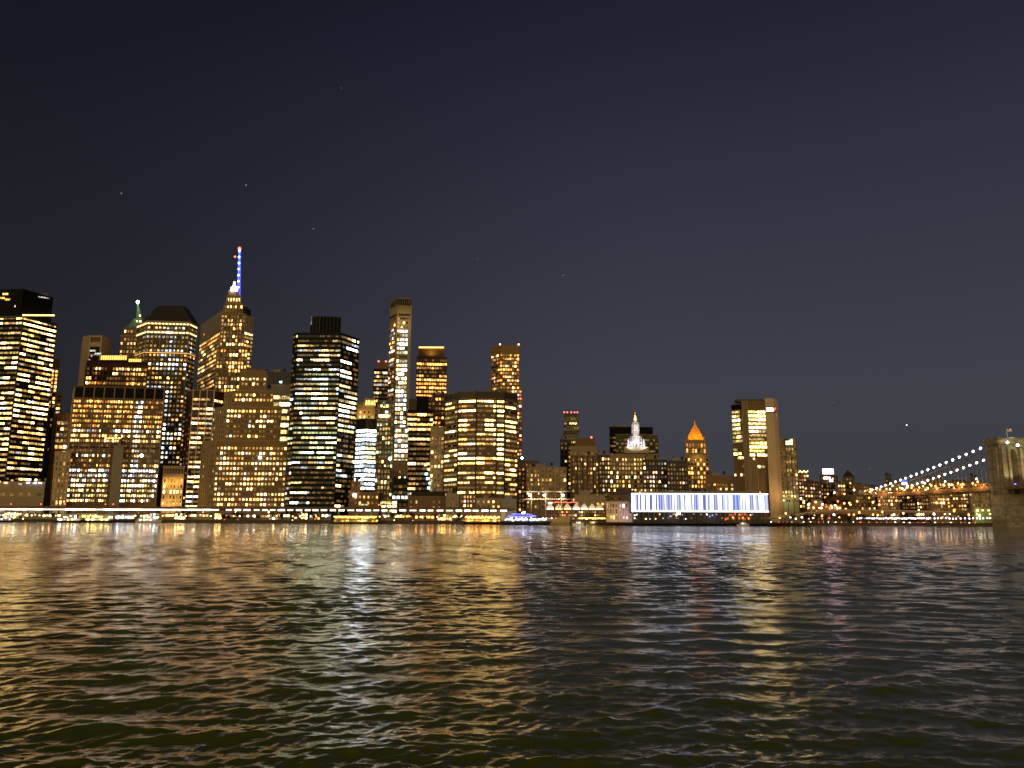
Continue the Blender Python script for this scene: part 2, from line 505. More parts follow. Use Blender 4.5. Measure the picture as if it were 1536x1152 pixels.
def zn(s, t):
    y = 578 + t * 182
    if .685 < s < .785: return (1.0, {'cool': 4, 'ice': 3, 'cream': 3}, (1, 2, 4, 4))
    if .455 < s < .545 and y > 668: return 0
    if 617 < y < 624: return (.12, {'warm': 3}, (3, 2, 0, 0))
    if y < 620: return (.93, {'warm': 4, 'amber': 4, 'orange': 1}, (1, 3, 4, 2)) if s < .70 else (.6, {'amber': 3, 'warm': 1}, (3, 3, 1, 0))
    if y < 643: return (.82, {'warm': 4, 'amber': 2}, (2, 3, 3, 1))
    if y < 651: return (.95, {'cool': 5, 'ice': 2, 'cream': 1}, (0, 2, 3, 3))
    if y < 667: return (.9, {'warm': 3, 'cream': 3}, (2, 3, 3, 1))
    if y < 683: return (.06, COOL)
    if y < 689: return (.4, COOL, (0, 2, 3, 1)) if s < .5 else (.05, COOL)
    if y < 700: return (.45, {'warm': 3, 'amber': 3}, (3, 3, 1, 0))
    if y < 724: return (.93, {'cool': 4, 'ice': 2, 'cream': 3}, (0, 2, 3, 4))
    return (.93, {'cream': 4, 'yellow': 3, 'cool': 2, 'green': 1}, (0, 2, 4, 3))


b.block([(112, Y), (248, Y + 14)], 578, 40, W_BRONZE, fac=dict(fl=7.4, bay=3.75, w=.64, h=.44, p=.5, rv=.06, stick=.1, ybot=758, top=20, zones=zn, rowtint=.35, rowlv=.3, group=0),
        ribs=(15.1, 1.3, .7, solid('bronze_pier', (.24, .17, .09), .6)), ledge=[(8.3, 12.2, .25, W_BLACK), (.6, 1.2, .9, W_BRONZE), (75, 1.0, .4, W_BLACK)])
b.block([(171, Y - 3), (186, Y - 2)], 668, 3, W_GREY, 'stair_shaft', ledge=[(z, .35, .15, W_TAN) for z in (6, 16, 26, 36, 46, 56, 66)])
mb = MB(); p0 = P(158, 657, Y - 2)
mb.box(p0.x, p0.x + 22, p0.y - 3, p0.y - .5, p0.z - 2.2, p0.z + .6, W_RED)
for i in range(5): mb.box(p0.x + 1 + i * 4, p0.x + 3.6 + i * 4, p0.y - 3.3, p0.y - 3, p0.z - 1.2, p0.z + .2, lamp_mat('canopy_lamp', PAL['warm'], 5))
b.part('canopy', mb)
mb = MB(); p0 = P(213, 683.5, Y - 2); mb.ball((p0.x, p0.y - 1, p0.z), 2.0, lamp_mat('flood_white', PAL['ice'], 9)); b.part('floodlight', mb)
b.done()

# pale portal tower, dark red block, green-roofed tower, hip-roofed tower
b = Building('slab_tower', 'slim pale slab tower with an open portal frame at its top')
Y = 1250
b.block([(125, Y + 12), (134, Y)], 505, 40, W_CREAM, 'side_slab', ribs=[(3, .8, .5, W_TAN)])
b.block([(134, Y + 2), (156, Y + 4)], 560, 36, W_BLACK, fac=dict(fl=7, bay=5, w=.7, h=.5, p=.3, pal=COOL, ybot=600, top=2))
z0_, z1_ = P(140, 540, Y).z, P(140, 503, Y).z
xa, xb = XZ(134, Y, z1_), XZ(154, Y, z1_)
mb = MB()
mb.box(xa + .3, xa + 2.6, Y - .5, Y + 30, z0_ - 30, z1_, W_CREAM); mb.box(xb - 2.4, xb, Y - .5, Y + 30, z0_ - 30, z1_, W_CREAM)
for (yt, yb) in ((503.2, 506), (513, 520), (531, 533.5)):
    mb.box(xa + 2.65, xb - 2.45, Y - .3, Y + 30, P(140, yb, Y).z, P(140, yt, Y).z, W_CREAM)
b.part('portal_frame', mb)
mb = MB(); mb.box(xa + 2.8, xb - 2.6, Y + 2, Y + 28, z0_ - 31, P(140, 521, Y).z, W_BLACK); mb.box(xa + 2.8, xb - 2.6, Y + 2, Y + 28, P(140, 512.8, Y).z, P(140, 506.3, Y).z, W_BRONZE); b.part('portal_infill', mb)
for (x, y, w) in ((139, 526, 9), (147, 530.5, 10), (137, 534, 3), (134.5, 540, 2.5)): b.extra(x, y, Y - 1, w, 2.4, ('cool', 2))
b.done()

b = Building('granite_block', 'dark red granite block with a glowing gold band along its roof')
Y = 1090
b.block([(131, Y), (222, Y + 10)], 540, 40, W_RED, fac=dict(fl=7.4, bay=4.1, w=.68, h=.5, p=.42, rv=.2, stick=.55, pal={'warm': 5, 'cream': 4, 'amber': 2}, lv=(1, 3, 4, 2), ybot=592, top=9, rowlv=.2), ribs=(8.2, .6, .4, W_BRONZE))
gold = lamp_mat('gold_band', (1.0, .55, .10), 2.6)
for (x0, x1, ya, yb) in ((151, 191, 533, 540.5), (193, 213, 538, 543.5)):
    mb = MB(); A_, B_ = P(x0, yb, Y - 1.5), P(x1, ya, Y - 1.5); mb.box(A_.x, B_.x, Y - 2.2, Y - .8, A_.z, B_.z, W_BRONZE)
    n_ = int((x1 - x0) / 3.2)
    for i in range(n_):
        xx = A_.x + (B_.x - A_.x) * (i + .5) / n_; mb.box(xx - .95, xx + .95, Y - 2.6, Y - 2.2, A_.z + .8, B_.z - .7, gold)
    b.part('lit_cornice', mb)
b.done()

b = Building('copper_roof_tower', 'stone tower with steep green copper roof and white beacon on its spire')
Y = 1270
hm = dict(fl=6.4, bay=5, w=.5, h=.55, p=.4, rv=.2, pal={'warm': 3, 'cream': 3}, lv=(1, 3, 3, 1), ybot=545, top=3)
b.block([(181, Y), (211, Y + 2)], 503, 40, W_BRICK, fac=hm, ledge=[(.6, 1.4, .6, W_TAN)])
b.block([(186, Y + 4), (210, Y + 5)], 491, 30, W_BRICK, 'upper_wall', fac=hm, z0=P(190, 504, Y).z)
zz = b.last[1]; yy = Y + 6
xl, xr = XZ(189, yy, zz), XZ(214, yy, zz); xc = XZ(207, yy + 14, P(207, 456, yy + 14).z)
zt = P(207, 456, yy + 14).z; zm = P(207, 478, yy + 10).z
sq = lambda x0, x1, y0, y1: [(x0, y0), (x1, y0), (x1, y1), (x0, y1)]
mb = MB(); mid = (xl + xr) / 2
mb.frustum(sq(xl, xr, yy, yy + 26), zz + .03, sq(mid - 6 + 2, mid + 6 + 2, yy + 7, yy + 19), zm, COPPER)
mb.frustum(sq(mid - 4.2 + 2, mid + 4.2 + 2, yy + 9, yy + 17), zm + .02, sq(xc - .9, xc + .9, yy + 13, yy + 15), zt, COPPER)
b.part('copper_roof', mb)
mb = MB(); mb.tube((xc, yy + 14, zt), (xc, yy + 14, zt + 6), .5, .2, COPPER); b.part('finial', mb)
mb = MB(); mb.ball((xc, yy + 12.6, zt + 3.2), 2.3, lamp_mat('beacon_white', (.9, 1, .85), 40)); b.part('beacon', mb)
for (x, y) in ((210, 473.5), (205.5, 481.5), (210.5, 482)): b.extra(x, y, yy - 1, 2, 2, ('cream', 4))
b.done()
lamp_light('beacon_glow', (xc, yy - 6, zt - 4), (.75, 1, .6), 9000, 1)

b = Building('hip_roof_tower', 'broad office tower with dark truncated hip roof and white window grid')
Y = 1180
zg = lambda s, t: (.93, {'cool': 6, 'ice': 3, 'cream': 2}, (1, 3, 4, 2)) if .26 < s < .74 and not .385 < t < .41 else (.7, {'warm': 2, 'cool': 1}, (5, 3, 1, 0))
oct_ = [(206, Y + 26), (222, Y + 3), (290, Y + 10), (299, Y + 30)]
fG = dict(fl=7.1, bay=5.5, w=.55, h=.42, p=.5, rv=.12, ybot=700, top=7, zones=zg, stick=.1, rowtint=.3)
fS = dict(fl=7.1, bay=5.5, w=.5, h=.4, p=.7, rv=.12, ybot=700, top=7, pal={'warm': 2, 'cool': 1}, lv=(4, 2, 1, 0))
b.block([(206, Y + 26), (221, Y), (285, Y + 7), (296, Y + 30)], 487, 24, W_OLIVE, fac=[fS, fG, fS, fS], ribs=[(11, 1, .4, W_TAN)] * 3,
        ledge=[(1.0, 2.2, 1.0, W_TAN), (15, 1.6, 1.6, W_TAN), (51, 1.6, .9, W_TAN)], skew=1.0)
zr = b.last[1]
for rowz, lvl, mt in ((3.2, 1.9, PAL['cream']), (16.9, 1.9, PAL['cream']), (49.4, 1.7, PAL['warm'])):
    lm = lamp_mat('crown_row_%d' % int(rowz), mt, 3.4 if rowz < 30 else 2.0)
    pts = b.last[0][:4]
    mb = MB()
    for A_, B_ in zip(pts, pts[1:]):
        t = (B_ - A_); L = t.length; t /= L; n = Vector((t.y, -t.x)); k = max(1, int(L / (5.2 if rowz < 30 else 3.0)))
        for i in range(k):
            c = A_ + t * (L * (i + .5) / k) + n * .35; mb.obox((c.x, c.y, zr - rowz - lvl / 2), t, n, L / k * (.66 if rowz < 30 else .93), .5, lvl, lm)
    b.part('lit_storey', mb)
P4 = b.last[0]
xx0, xx1 = XZ(237, Y + 22, P(238, 459, Y + 22).z), XZ(278, Y + 26, P(238, 459, Y + 22).z)
yb_ = max(q.y for q in P4)
base = [(q.x * .995, q.y + 1) for q in P4[:4]] + [(P4[4].x, P4[4].y - 1), (P4[5].x, P4[5].y - 1)]
topz = P(238, 459, Y + 22).z
mb = MB(); mb.frustum(base, zr + .04, [(xx0, Y + 24), (xx0 + 1, Y + 20), (xx1 - 1, Y + 21), (xx1, Y + 26), (xx1, Y + 40), (xx0, Y + 40)], topz, SLATE); b.part('hip_roof', mb)
b.done()

# gilded floodlit old building at street level and the white-ribbed dark tower
b = Building('floodlit_stone_building', 'small classical building washed in gold floodlight, arched cornice on top')
Y = 950
b.block([(246, Y), (277, Y + 2)], 699, 14, W_CREAM, fac=dict(fl=8, bay=4.6, w=.42, h=.55, p=.45, rv=.2, pal={'cream': 3, 'warm': 2}, lv=(1, 3, 3, 1), ybot=760, top=18), ledge=[(.6, 1.2, 1.2, W_CREAM), (13, 1, .8, W_CREAM)], ribs=(7.6, 1.0, .5, W_CREAM))
x0_, x1_ = b.last[0][0].x, b.last[0][1].x; zr_ = b.last[1]
mb = MB()
for i in range(7):
    xx = x0_ + (x1_ - x0_) * (i + .5) / 7; mb.box(xx - 1, xx + 1, Y - .5, Y - .3, zr_ - 9, zr_ - 3.5, W_BRONZE); mb.tube((xx, Y - .5, zr_ - 3.5), (xx, Y - .3, zr_ - 3.5), 1, 1, W_BRONZE, 10)
b.part('arcade', mb)
b.done()
for i in range(3):
    xx = x0_ + (x1_ - x0_) * (.15 + .35 * i)
    lamp_light('wall_floodlight', (xx, Y - 9, 22), (1, .56, .13), 4200, .6)
    lamp_light('wall_floodlight', (xx, Y - 6, zr_ - 20), (1, .52, .10), 4000, .5)

b = Building('ribbed_tower', 'dark tower ruled by thin white piers, left of the stepped orange tower')
Y = 975
b.block([(281, Y + 14), (290, Y), (322, Y + 3), (338, Y + 22)], 587, 14, W_RED, fac=[dict(fl=7.3, bay=9, w=.3, h=.4, p=.1, ybot=764, top=12), dict(fl=7.3, bay=5.4, w=.86, h=.40, p=.72, rv=.25, stick=.6, pal={'cream': 5, 'warm': 3, 'cool': 1}, lv=(1, 3, 4, 2), ybot=764, top=11, group=2,
        zones=lambda s, t: (.05, OFFICE) if .52 < t < .58 else None), dict(fl=7.3, bay=5, w=.6, h=.42, p=.3, ybot=764, top=12)],
        ribs=[None, (10.9, .7, .8, WHITE_ST), (30, .5, .5, W_TAN)], ledge=[(.5, 1, .6, W_TAN)], skew=1.0); b.done()

# beige office slab, deco tower with lantern, mast tower
b = Building('office_slab', 'broad beige office slab with sloping ribbon lights behind the deco spire')
Y = 1330
b.block([(302, Y + 120), (336, Y), (381, Y + 60)], 487.5, 10, W_GREY, fac=[dict(fl=6.3, bay=4.2, w=.85, h=.46, p=.8, rv=.25, stick=.75, pal={'warm': 6, 'cream': 3, 'amber': 1}, lv=(1, 4, 4, 1), ybot=585, top=32, group=3), dict(fl=6.3, bay=4, w=.8, h=.46, p=.75, rv=.25, pal={'cream': 3, 'warm': 3}, lv=(1, 3, 3, 1), ybot=560, top=26, group=2)],
        ribs=[(4.2, .5, .5, W_GREY)] * 2, skew=1.0)
b.extra(306, 502, Y + 100, 8, 2.6, ('red', 3), (.5, -.85)); b.done()

b = Building('glass_mast_tower', 'tapering glass tower mostly hidden behind the deco spire, blue lit mast above')
Y = 1720
x0_, x1_, zt_ = XZ(348, Y, P(360, 461, Y).z), XZ(370, Y, P(360, 461, Y).z), P(360, 461, Y).z
b.start(((x0_ + x1_) / 2, Y + 15, 1.2))
cxx = (x0_ + x1_) / 2; hw = (x1_ - x0_) / 2
mb = MB(); mb.frustum(sq(cxx - hw * 1.5, cxx + hw * 1.5, Y - 6, Y + 40), 1.2, sq(cxx - hw, cxx + hw, Y, Y + 30), zt_, W_BLACK); b.part('wall', mb)
mb = MB(); mb.tube((cxx, Y + 15, zt_ + .02), (cxx, Y + 15, zt_ + 5), 12, 12, STEEL, 16); b.part('ring', mb)
mx, my0, my1 = XZ(359.6, Y + 15, P(360, 371, Y).z), P(359, 440, Y).z, P(361, 371, Y).z
cxx = XZ(358, Y + 15, my0)
mb = MB(); mb.tube((cxx, Y + 15, zt_ + 5), (cxx, Y + 15, my0), 4, 3.9, STEEL, 8); b.part('mast_base', mb)
mb = MB(); mb.tube((cxx, Y + 15, my0), (mx, Y + 15, my1), 4.2, 2.4, lamp_mat('mast_blue', (.02, .05, 1.0), 3.2), 8); b.part('mast', mb)
mb = MB()
for i in range(7):
    f_ = .16 + .80 * i / 6; mb.ball((cxx + (mx - cxx) * f_, Y + 12, my0 + (my1 - my0) * f_), 2.3, lamp_mat('mast_lamp', (.5, .75, 1), 7))
b.part('mast_lamp', mb)
mb = MB(); mb.ball((mx, Y + 13, my1 + 1.5), 3.6, lamp_mat('beacon_red', PAL['red'], 6)); mb.ball((mx - 9, Y + 13, my1 - 18), 2.2, lamp_mat('beacon_red', PAL['red'], 6)); mb.box(mx - 9, mx, Y + 14, Y + 14.4, my1 - 18.4, my1 - 17.8, STEEL); b.part('beacon', mb)
b.done()

b = Building('deco_tower', 'stepped deco stone tower with a glowing white lantern under its pinnacle')
Y = 1130
fD = dict(fl=6.2, bay=4.4, w=.5, h=.6, p=.55, rv=.22, stick=.35, pal={'warm': 6, 'cream': 3, 'amber': 2}, lv=(2, 3, 3, 2), ybot=590, top=3)
b.block([(326, Y), (372, Y + 4)], 520, 34, W_BRICK, fac=fD, ribs=(8.8, 1.1, .5, W_TAN), ledge=[(.5, 1, .5, W_TAN)])
Zs = [b.last[1]]
for (xa, xb, yt, part) in ((332, 369, 470, 'shaft_wall'), (336, 365, 455, 'shoulder_wall'), (340, 362, 443, 'upper_wall'), (343, 359, 436, 'crown_wall')):
    yq = Y + 2 + 2 * len(Zs)
    b.block([(xa, yq), (xb, yq + 2)], yt, 34 - 6 * len(Zs), W_BRICK, part, z0=Zs[-1] + .02, fac=dict(fD, top=2, p=.5, pal={'warm': 4, 'cream': 2, 'amber': 1}), ribs=(5.2, .9, .5, W_TAN), ledge=[(.4, .8, .5, W_TAN)])
    Zs.append(b.last[1])
for i in range(5): b.extra(343 + i * 4, 449.5, Y + 6, 1.7, 5, ('cream', 3))
c = sum(b.last[0], Vector((0, 0))) / 4; z_ = Zs[-1]
mb = MB(); mb.tube((c.x, c.y, z_ + .02), (c.x, c.y, z_ + 6.5), 5.6, 4.6, lamp_mat('lantern_glass', (1, .93, .78), 14), 8); mb.tube((c.x, c.y, z_ + 6.5), (c.x, c.y, z_ + 9), 4.4, 2, lamp_mat('lantern_glass', (1, .93, .78), 14), 8); b.part('lantern', mb)
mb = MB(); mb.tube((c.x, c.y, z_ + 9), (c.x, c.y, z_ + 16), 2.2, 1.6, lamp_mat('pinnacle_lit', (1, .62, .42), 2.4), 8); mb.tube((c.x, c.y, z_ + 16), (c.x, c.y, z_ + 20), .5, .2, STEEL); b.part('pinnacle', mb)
b.done()
lamp_light('lantern_glow', (c.x, c.y - 9, z_ + 3), (1, .9, .7), 9000, 1)

# stepped orange-brick tower
b = Building('stepped_tower', 'stepped orange brick office tower with small square windows and pale left setbacks')
Y = 952
fT = dict(fl=7.6, bay=5.35, w=.54, h=.43, p=.82, rv=.2, stick=.25, pal={'cream': 5, 'warm': 4, 'cool': 1}, lv=(1, 2, 4, 3), top=3, ybot=766, rowlv=.2)
dk = lambda a0, a1: (lambda s, t: (.05, OFFICE) if a0 < t < a1 else None)
blank = dict(fl=7.6, bay=6, w=.35, h=.4, p=.05, ybot=762, top=4, dimp=.12, lv=(3, 2, 1, 0))
b.block([(303, Y + 16), (325, Y), (437, Y + 4)], 662, 50, W_ORBRICK, fac=[blank, dict(fT, top=8, p=.8)], ribs=[(5, 1.6, .35, W_TAN), None], ledge=[(.5, 1, .5, W_TAN)], skew=1.0)  # tan ribs put the lit look of the left faces into colour
z_ = b.last[1] + .02
b.block([(322, Y + 20), (340, Y + 6), (423, Y + 10)], 612, 44, W_ORBRICK, 'middle_wall', z0=z_, fac=[blank, dict(fT, zones=dk(.45, .75), p=.7)], ribs=[(5, 1.6, .35, W_TAN), None], ledge=[(.5, 1, .5, W_TAN)], skew=1.0)
z_ = b.last[1] + .02
b.block([(337, Y + 26), (352, Y + 12), (411, Y + 15)], 588, 38, W_ORBRICK, 'upper_wall', z0=z_, fac=[blank, dict(fT, p=.92)], ribs=[(5, 1.6, .35, W_TAN), None], ledge=[(.5, 1, .5, W_TAN)], skew=1.0)
z_ = b.last[1] + .02
b.block([(362, Y + 16), (401, Y + 18)], 556, 34, W_ORBRICK, 'top_wall', z0=z_, fac=dict(fT, top=9, p=.95, lv=(0, 1, 4, 4)), ledge=[(.5, 1, .5, W_TAN)])
b.rooftop([(368, 398, Y + 22, 4, 12, W_BRICK, 'roof_plant')])
for (xs, ys) in ((305, 668), (322, 640), (330, 614)):
    pass
b.extra(390, 686, Y - 1, 4, 3.6, ('ice', 4)); b.done()

b = Building('yellow_ribbon_tower', 'beige tower with yellow-green ribbon windows, between stepped tower and black glass tower')
Y = 1080
b.block([(407, Y), (440, Y + 3)], 577, 30, W_GREY, fac=dict(fl=10.5, bay=6.5, w=.88, h=.5, p=.9, rv=.1, pal={'yellow': 4, 'cream': 2}, lv=(1, 2, 3, 3), ybot=665, top=14, group=2), ledge=[(.6, 1.2, .6, W_CREAM)])
b.block([(403, Y + 6), (440, Y + 8)], 558, 20, W_DARK, 'roof_block', z0=b.last[1] + .02)
b.extra(421, 573, Y - 2, 4, 3, ('ice', 3)); b.done()

# black glass octagon
b = Building('black_glass_tower', 'black glass tower with chamfered corners and one bright white sky-lobby band')
Y = 935


def zk(s, t):
    if t < .045: return (.0, OFFICE)
    if .135 < t < .16: return (1, {'cream': 2, 'green': 1}, (0, 0, 1, 4))
    if t < .135: return (.07, {'cream': 2, 'cool': 1}, (2, 3, 2, 0))
    if t < .25: return (.5, GREENISH, (2, 3, 3, 1))
    if .5 < t < .72 and s < .45: return (.75, {'yellow': 3, 'green': 3, 'cream': 2}, (2, 3, 3, 1))
    if .84 < t < .91: return (.4, {'cream': 3}, (0, 2, 3, 1)) if s < .35 else (.03, OFFICE)
    if t > .76: return (.06, GREENISH, (2, 2, 1, 0))
    return None


zk2 = lambda s, t: (1, {'cream': 1, 'green': 2}, (0, 0, 1, 4)) if .135 < t < .16 else ((.93, {'cool': 4, 'green': 3, 'cream': 2}, (1, 3, 3, 3)) if s < .55 and .04 < t < .5 else ((.12, GREENISH) if t < .78 and s > .55 else ((.6, GREENISH, (2, 3, 3, 1)) if t < .74 else (.05, GREENISH))))
b.block([(440, Y + 8), (447, Y), (512, Y), (539, Y + 34)], 501, 34, W_GREEN, fac=[dict(fl=7.45, bay=4, w=.85, h=.4, p=.3, ybot=758, top=2, pal=GREENISH), dict(fl=7.45, bay=4.1, w=.88, h=.35, p=.82, rv=.25, stick=.62, pal={'cream': 4, 'green': 3, 'cool': 4}, lv=(2, 3, 4, 2), ybot=764, top=2, group=3, rowlv=.4, zones=zk),
         dict(fl=7.45, bay=4.4, w=.86, h=.44, p=.6, rv=.2, stick=.8, ybot=764, top=2, group=3, zones=zk2)], ribs=[None, (33, .5, .3, W_BLACK), (16, .6, .4, W_BLACK)], skew=1.0)
b.block([(466, Y + 10), (480, Y + 8), (512, Y + 12)], 475, 18, W_BLACK, 'penthouse', z0=b.last[1] + .02, ribs=[(5, .5, .4, W_DARK)] * 2, skew=1.0)
b.extra(467, 481, Y + 9, 1.6, 13, ('cool', 1))
b.done()

# gold hotel, white ribbon block, brown low block
b = Building('old_gold_tower', 'golden brown old tower with three lit attic arches right of black glass tower')
Y = 1110
b.block([(532, Y), (563, Y + 3)], 602, 30, W_TAN, fac=dict(fl=7, bay=6, w=.35, h=.5, p=.14, ybot=660, top=13, pal=HOME), ledge=[(10, 1, .5, W_TAN)])
b.block([(546, Y + 3), (563, Y + 5)], 597, 20, W_TAN, 'attic', z0=b.last[1] + .02)
for i in range(4): b.extra(549.5 + i * 4, 604, Y - .5, 2.6, 7, ('yellow', 3))
b.done()
lamp_light('attic_floodlight', (P(548, 600, Y).x, Y - 16, P(548, 630, Y).z), (1, .62, .18), 26000, 1)

b = Building('white_ribbon_block', 'corner office block glowing with white ribbons under an olive cap')
Y = 1000
b.block([(532, Y + 12), (549, Y), (567, Y + 10)], 643, 24, W_DARK, fac=dict(fl=6.6, bay=5.6, w=.97, h=.56, p=1.0, rv=.02, pal={'cool': 5, 'ice': 3, 'cream': 1}, lv=(0, 1, 3, 4), ybot=738, top=1, group=4), skew=1.0)
b.block([(532, Y + 12), (549, Y), (567, Y + 10)], 629, 24, W_OLIVE, 'cap', z0=b.last[1] + .02, skew=1.0); b.done()

b = Building('brown_low_block', 'low brown brick block with few warm windows in front of white-ribbon block')
b.block([(524, 925), (569, 930)], 738, 24, W_BRICK, fac=dict(fl=8.5, bay=6, w=.42, h=.4, p=.45, pal=HOME, ybot=764, top=3), ledge=[(.4, .8, .4, W_TAN)])
b.block([(527, 936), (541, 937)], 722, 12, W_ORBRICK, 'stair_tower', z0=b.last[1] + .02, fac=dict(fl=8, bay=5, w=.5, h=.5, p=.8, pal=ORNG, ybot=740, top=2))
b.extra(532, 743, 923, 5, 4, ('pink', 4)); b.extra(545, 757, 923, 14, 2, ('green', 2)); b.done()

# dark tower with red beacons, the supertall, its base
b = Building('red_beacon_tower', 'dark glass tower with red roof beacons peeking left of the skinny tower')
Y = 1300
b.block([(561, Y), (590, Y + 4)], 553, 30, W_BLACK, fac=dict(fl=6.2, bay=4.2, w=.8, h=.5, p=.5, rv=.25, pal={'warm': 4, 'pink': 3, 'cream': 2, 'cool': 1}, lv=(2, 3, 3, 1), ybot=640, top=3, stick=.6, zones=lambda s, t: (.85, {'pink': 3, 'warm': 3}, (1, 3, 3, 1)) if s > .55 and t < .35 else None))
b.block([(566, Y + 3), (588, Y + 5)], 543, 20, W_BRICK, 'roof_screen', z0=b.last[1] + .02)
mb = MB()
for x in (568, 579, 586): p0 = P(x, 542, Y + 6); mb.ball((p0.x, p0.y, p0.z), 1.5, lamp_mat('beacon_red', PAL['red'], 6))
b.part('beacon', mb); b.done()

b = Building('supertall_tower', 'very slim tall tower still unfinished at its top, columns of white windows')
Y = 1040


def zs(s, t):
    if t < .14: return (.25, {'warm': 2, 'cream': 2}, (3, 2, 2, 1)) if t > .055 else 0
    if .30 < t < .325 or .415 < t < .44: return (.06, COOL)
    return (.97, {'cool': 6, 'green': 2, 'cream': 3}, (0, 2, 4, 4))


b.block([(585.5, Y + 22), (596, Y + 1), (617.5, Y + 3)], 464, 26, W_TAN, fac=[dict(fl=6.7, bay=5, w=.7, h=.5, p=.7, rv=.15, pal={'pink': 3, 'cool': 2, 'warm': 2}, lv=(2, 3, 3, 1), ybot=700, top=26, zones=lambda s, t: 0 if s > .75 else None), dict(fl=6.7, bay=4.3, w=.8, h=.56, p=.9, rv=.05, stick=.1, ybot=702, top=4, rowtint=.3, zones=lambda s, t: zs(s, t) if .02 < s < .84 else 0)],
        ribs=[None, (19.5, 1.3, .7, W_TAN)], skew=1.0, ledge=[(13, 3.2, .3, W_DARK), (17.5, 1.0, .3, W_DARK), (1, 1.6, .9, W_TAN)])
z_ = b.last[1]; pts = b.last[0]
mb = MB()
for i in range(9):
    A_ = pts[1] + (pts[2] - pts[1]) * (i / 8); mb.box(A_.x - .35, A_.x + .35, A_.y + .3, A_.y + 1, z_, z_ + 9, CONC)
for i in range(5):
    A_ = pts[0] + (pts[1] - pts[0]) * (i / 5); mb.box(A_.x - .35, A_.x + .35, A_.y + .3, A_.y + 1, z_, z_ + 9, CONC)
b.part('open_frame', mb)
mb = MB(); mb.prism([(q.x, q.y) for q in pts], z_ + 9.02, z_ + 11, CONC); b.part('top_slab', mb)
mb = MB(); cc = sum(pts, Vector((0, 0))) / len(pts); mb.box(cc.x - 6, cc.x + 6, cc.y - 6, cc.y + 6, z_ + .02, z_ + 9, W_DARK); b.part('core', mb)
b.done()
lamp_light('construction_light', (P(604, 480, Y).x, Y - 15, P(604, 486, Y).z), (1, .72, .34), 7000, 1)

b = Building('glass_podium_block', 'mid-rise of white and amber windows at the foot of the skinny tower')
Y = 985
b.block([(566, Y + 6), (592, Y + 1)], 600, 30, W_OLIVE, fac=dict(fl=7, bay=4.6, w=.6, h=.55, p=.6, rv=.2, pal={'warm': 4, 'cream': 3, 'green': 2}, lv=(3, 3, 2, 1), ybot=764, top=6))
b.block([(592, Y - 2), (613, Y)], 640, 30, W_GREY, 'front_wing', fac=dict(fl=7.6, bay=5, w=.78, h=.55, p=.9, rv=.12, pal={'cool': 5, 'pink': 2, 'cream': 3}, lv=(0, 2, 4, 3), ybot=694, top=2))
b.extra(576, 624, Y - 2, 15, 3.6, ('cream', 4), (.96, .28)); b.extra(580, 618, Y - 1, 4, 3, ('cool', 3)); b.extra(576, 606, Y - 1, 4, 8, ('teal', 1))
mb = MB(); p0 = P(585, 688, Y - 3); mb.ball((p0.x, p0.y - 1, p0.z), 2, lamp_mat('flood_white', PAL['ice'], 9)); b.part('floodlight', mb)
b.block([(588, Y - 8), (612, Y - 7)], 690, 5, W_BRICK, 'dark_wing', ribs=(5, .6, .5, W_TAN), fac=dict(fl=9, bay=7, w=.3, h=.4, p=.15, ybot=764, top=4)); b.done()

b = Building('narrow_flats', 'narrow olive flats with yellow-lit bays at the foot of the skinny tower')
Y = 945
b.block([(566, Y), (586, Y + 1)], 700, 20, W_OLIVE, fac=dict(fl=8, bay=5, w=.55, h=.6, p=.7, rv=.15, pal={'yellow': 3, 'cream': 3, 'green': 2}, lv=(3, 3, 2, 0), ybot=764, top=3), ribs=(9.6, .9, .6, W_DARK))
b.block([(572, Y - 6), (596, Y - 5)], 750, 5, W_TAN, 'shopfront', fac=dict(fl=6, bay=7, w=.8, h=.6, p=.9, pal={'cream': 3, 'green': 1}, lv=(0, 2, 3, 1), ybot=768, top=1))
b.block([(590, Y - 2), (612, Y - 1)], 717, 15, W_GREEN, 'glass_wing', fac=dict(fl=9, bay=7, w=.8, h=.45, p=.15, pal=COOL, ybot=764, top=8))
for x in (591, 597, 604, 610): b.extra(x, 746, Y - 3, 4, 4, ('cool', 3))
b.done()

# dark red-brown tower and its neighbours
b = Building('gold_crown_tower', 'dark brown tower whose roof edge is traced by a gold light line')
Y = 1120
b.block([(625, Y), (671, Y + 5)], 534, 36, W_RED, fac=dict(fl=6.1, bay=3.7, w=.78, h=.48, p=.46, rv=.38, stick=.86, pal={'warm': 5, 'amber': 3, 'cream': 2}, lv=(1, 3, 4, 1), ybot=700, top=3, rowlv=.8, rowtint=.8), ribs=(7.4, .5, .4, W_BRONZE))
b.block([(628.5, Y + 3), (666, Y + 5)], 520.5, 24, W_BRONZE, 'crown', z0=b.last[1] + .02, ribs=(3, .4, .3, W_RED))
z_ = b.last[1]; q0, q1 = b.last[0][0], b.last[0][1]
mb = MB(); mb.box(q0.x, q1.x, q0.y - .9, q0.y - .3, z_ - 1.6, z_ + .3, lamp_mat('gold_line', (1, .58, .12), 3)); b.part('light_line', mb); b.done()
lamp_light('crown_floodlight', ((q0.x + q1.x) / 2, q0.y - 7, z_ - 9), (1, .55, .12), 5000, 1, aim=((q0.x + q1.x) / 2, q0.y + 5, z_))

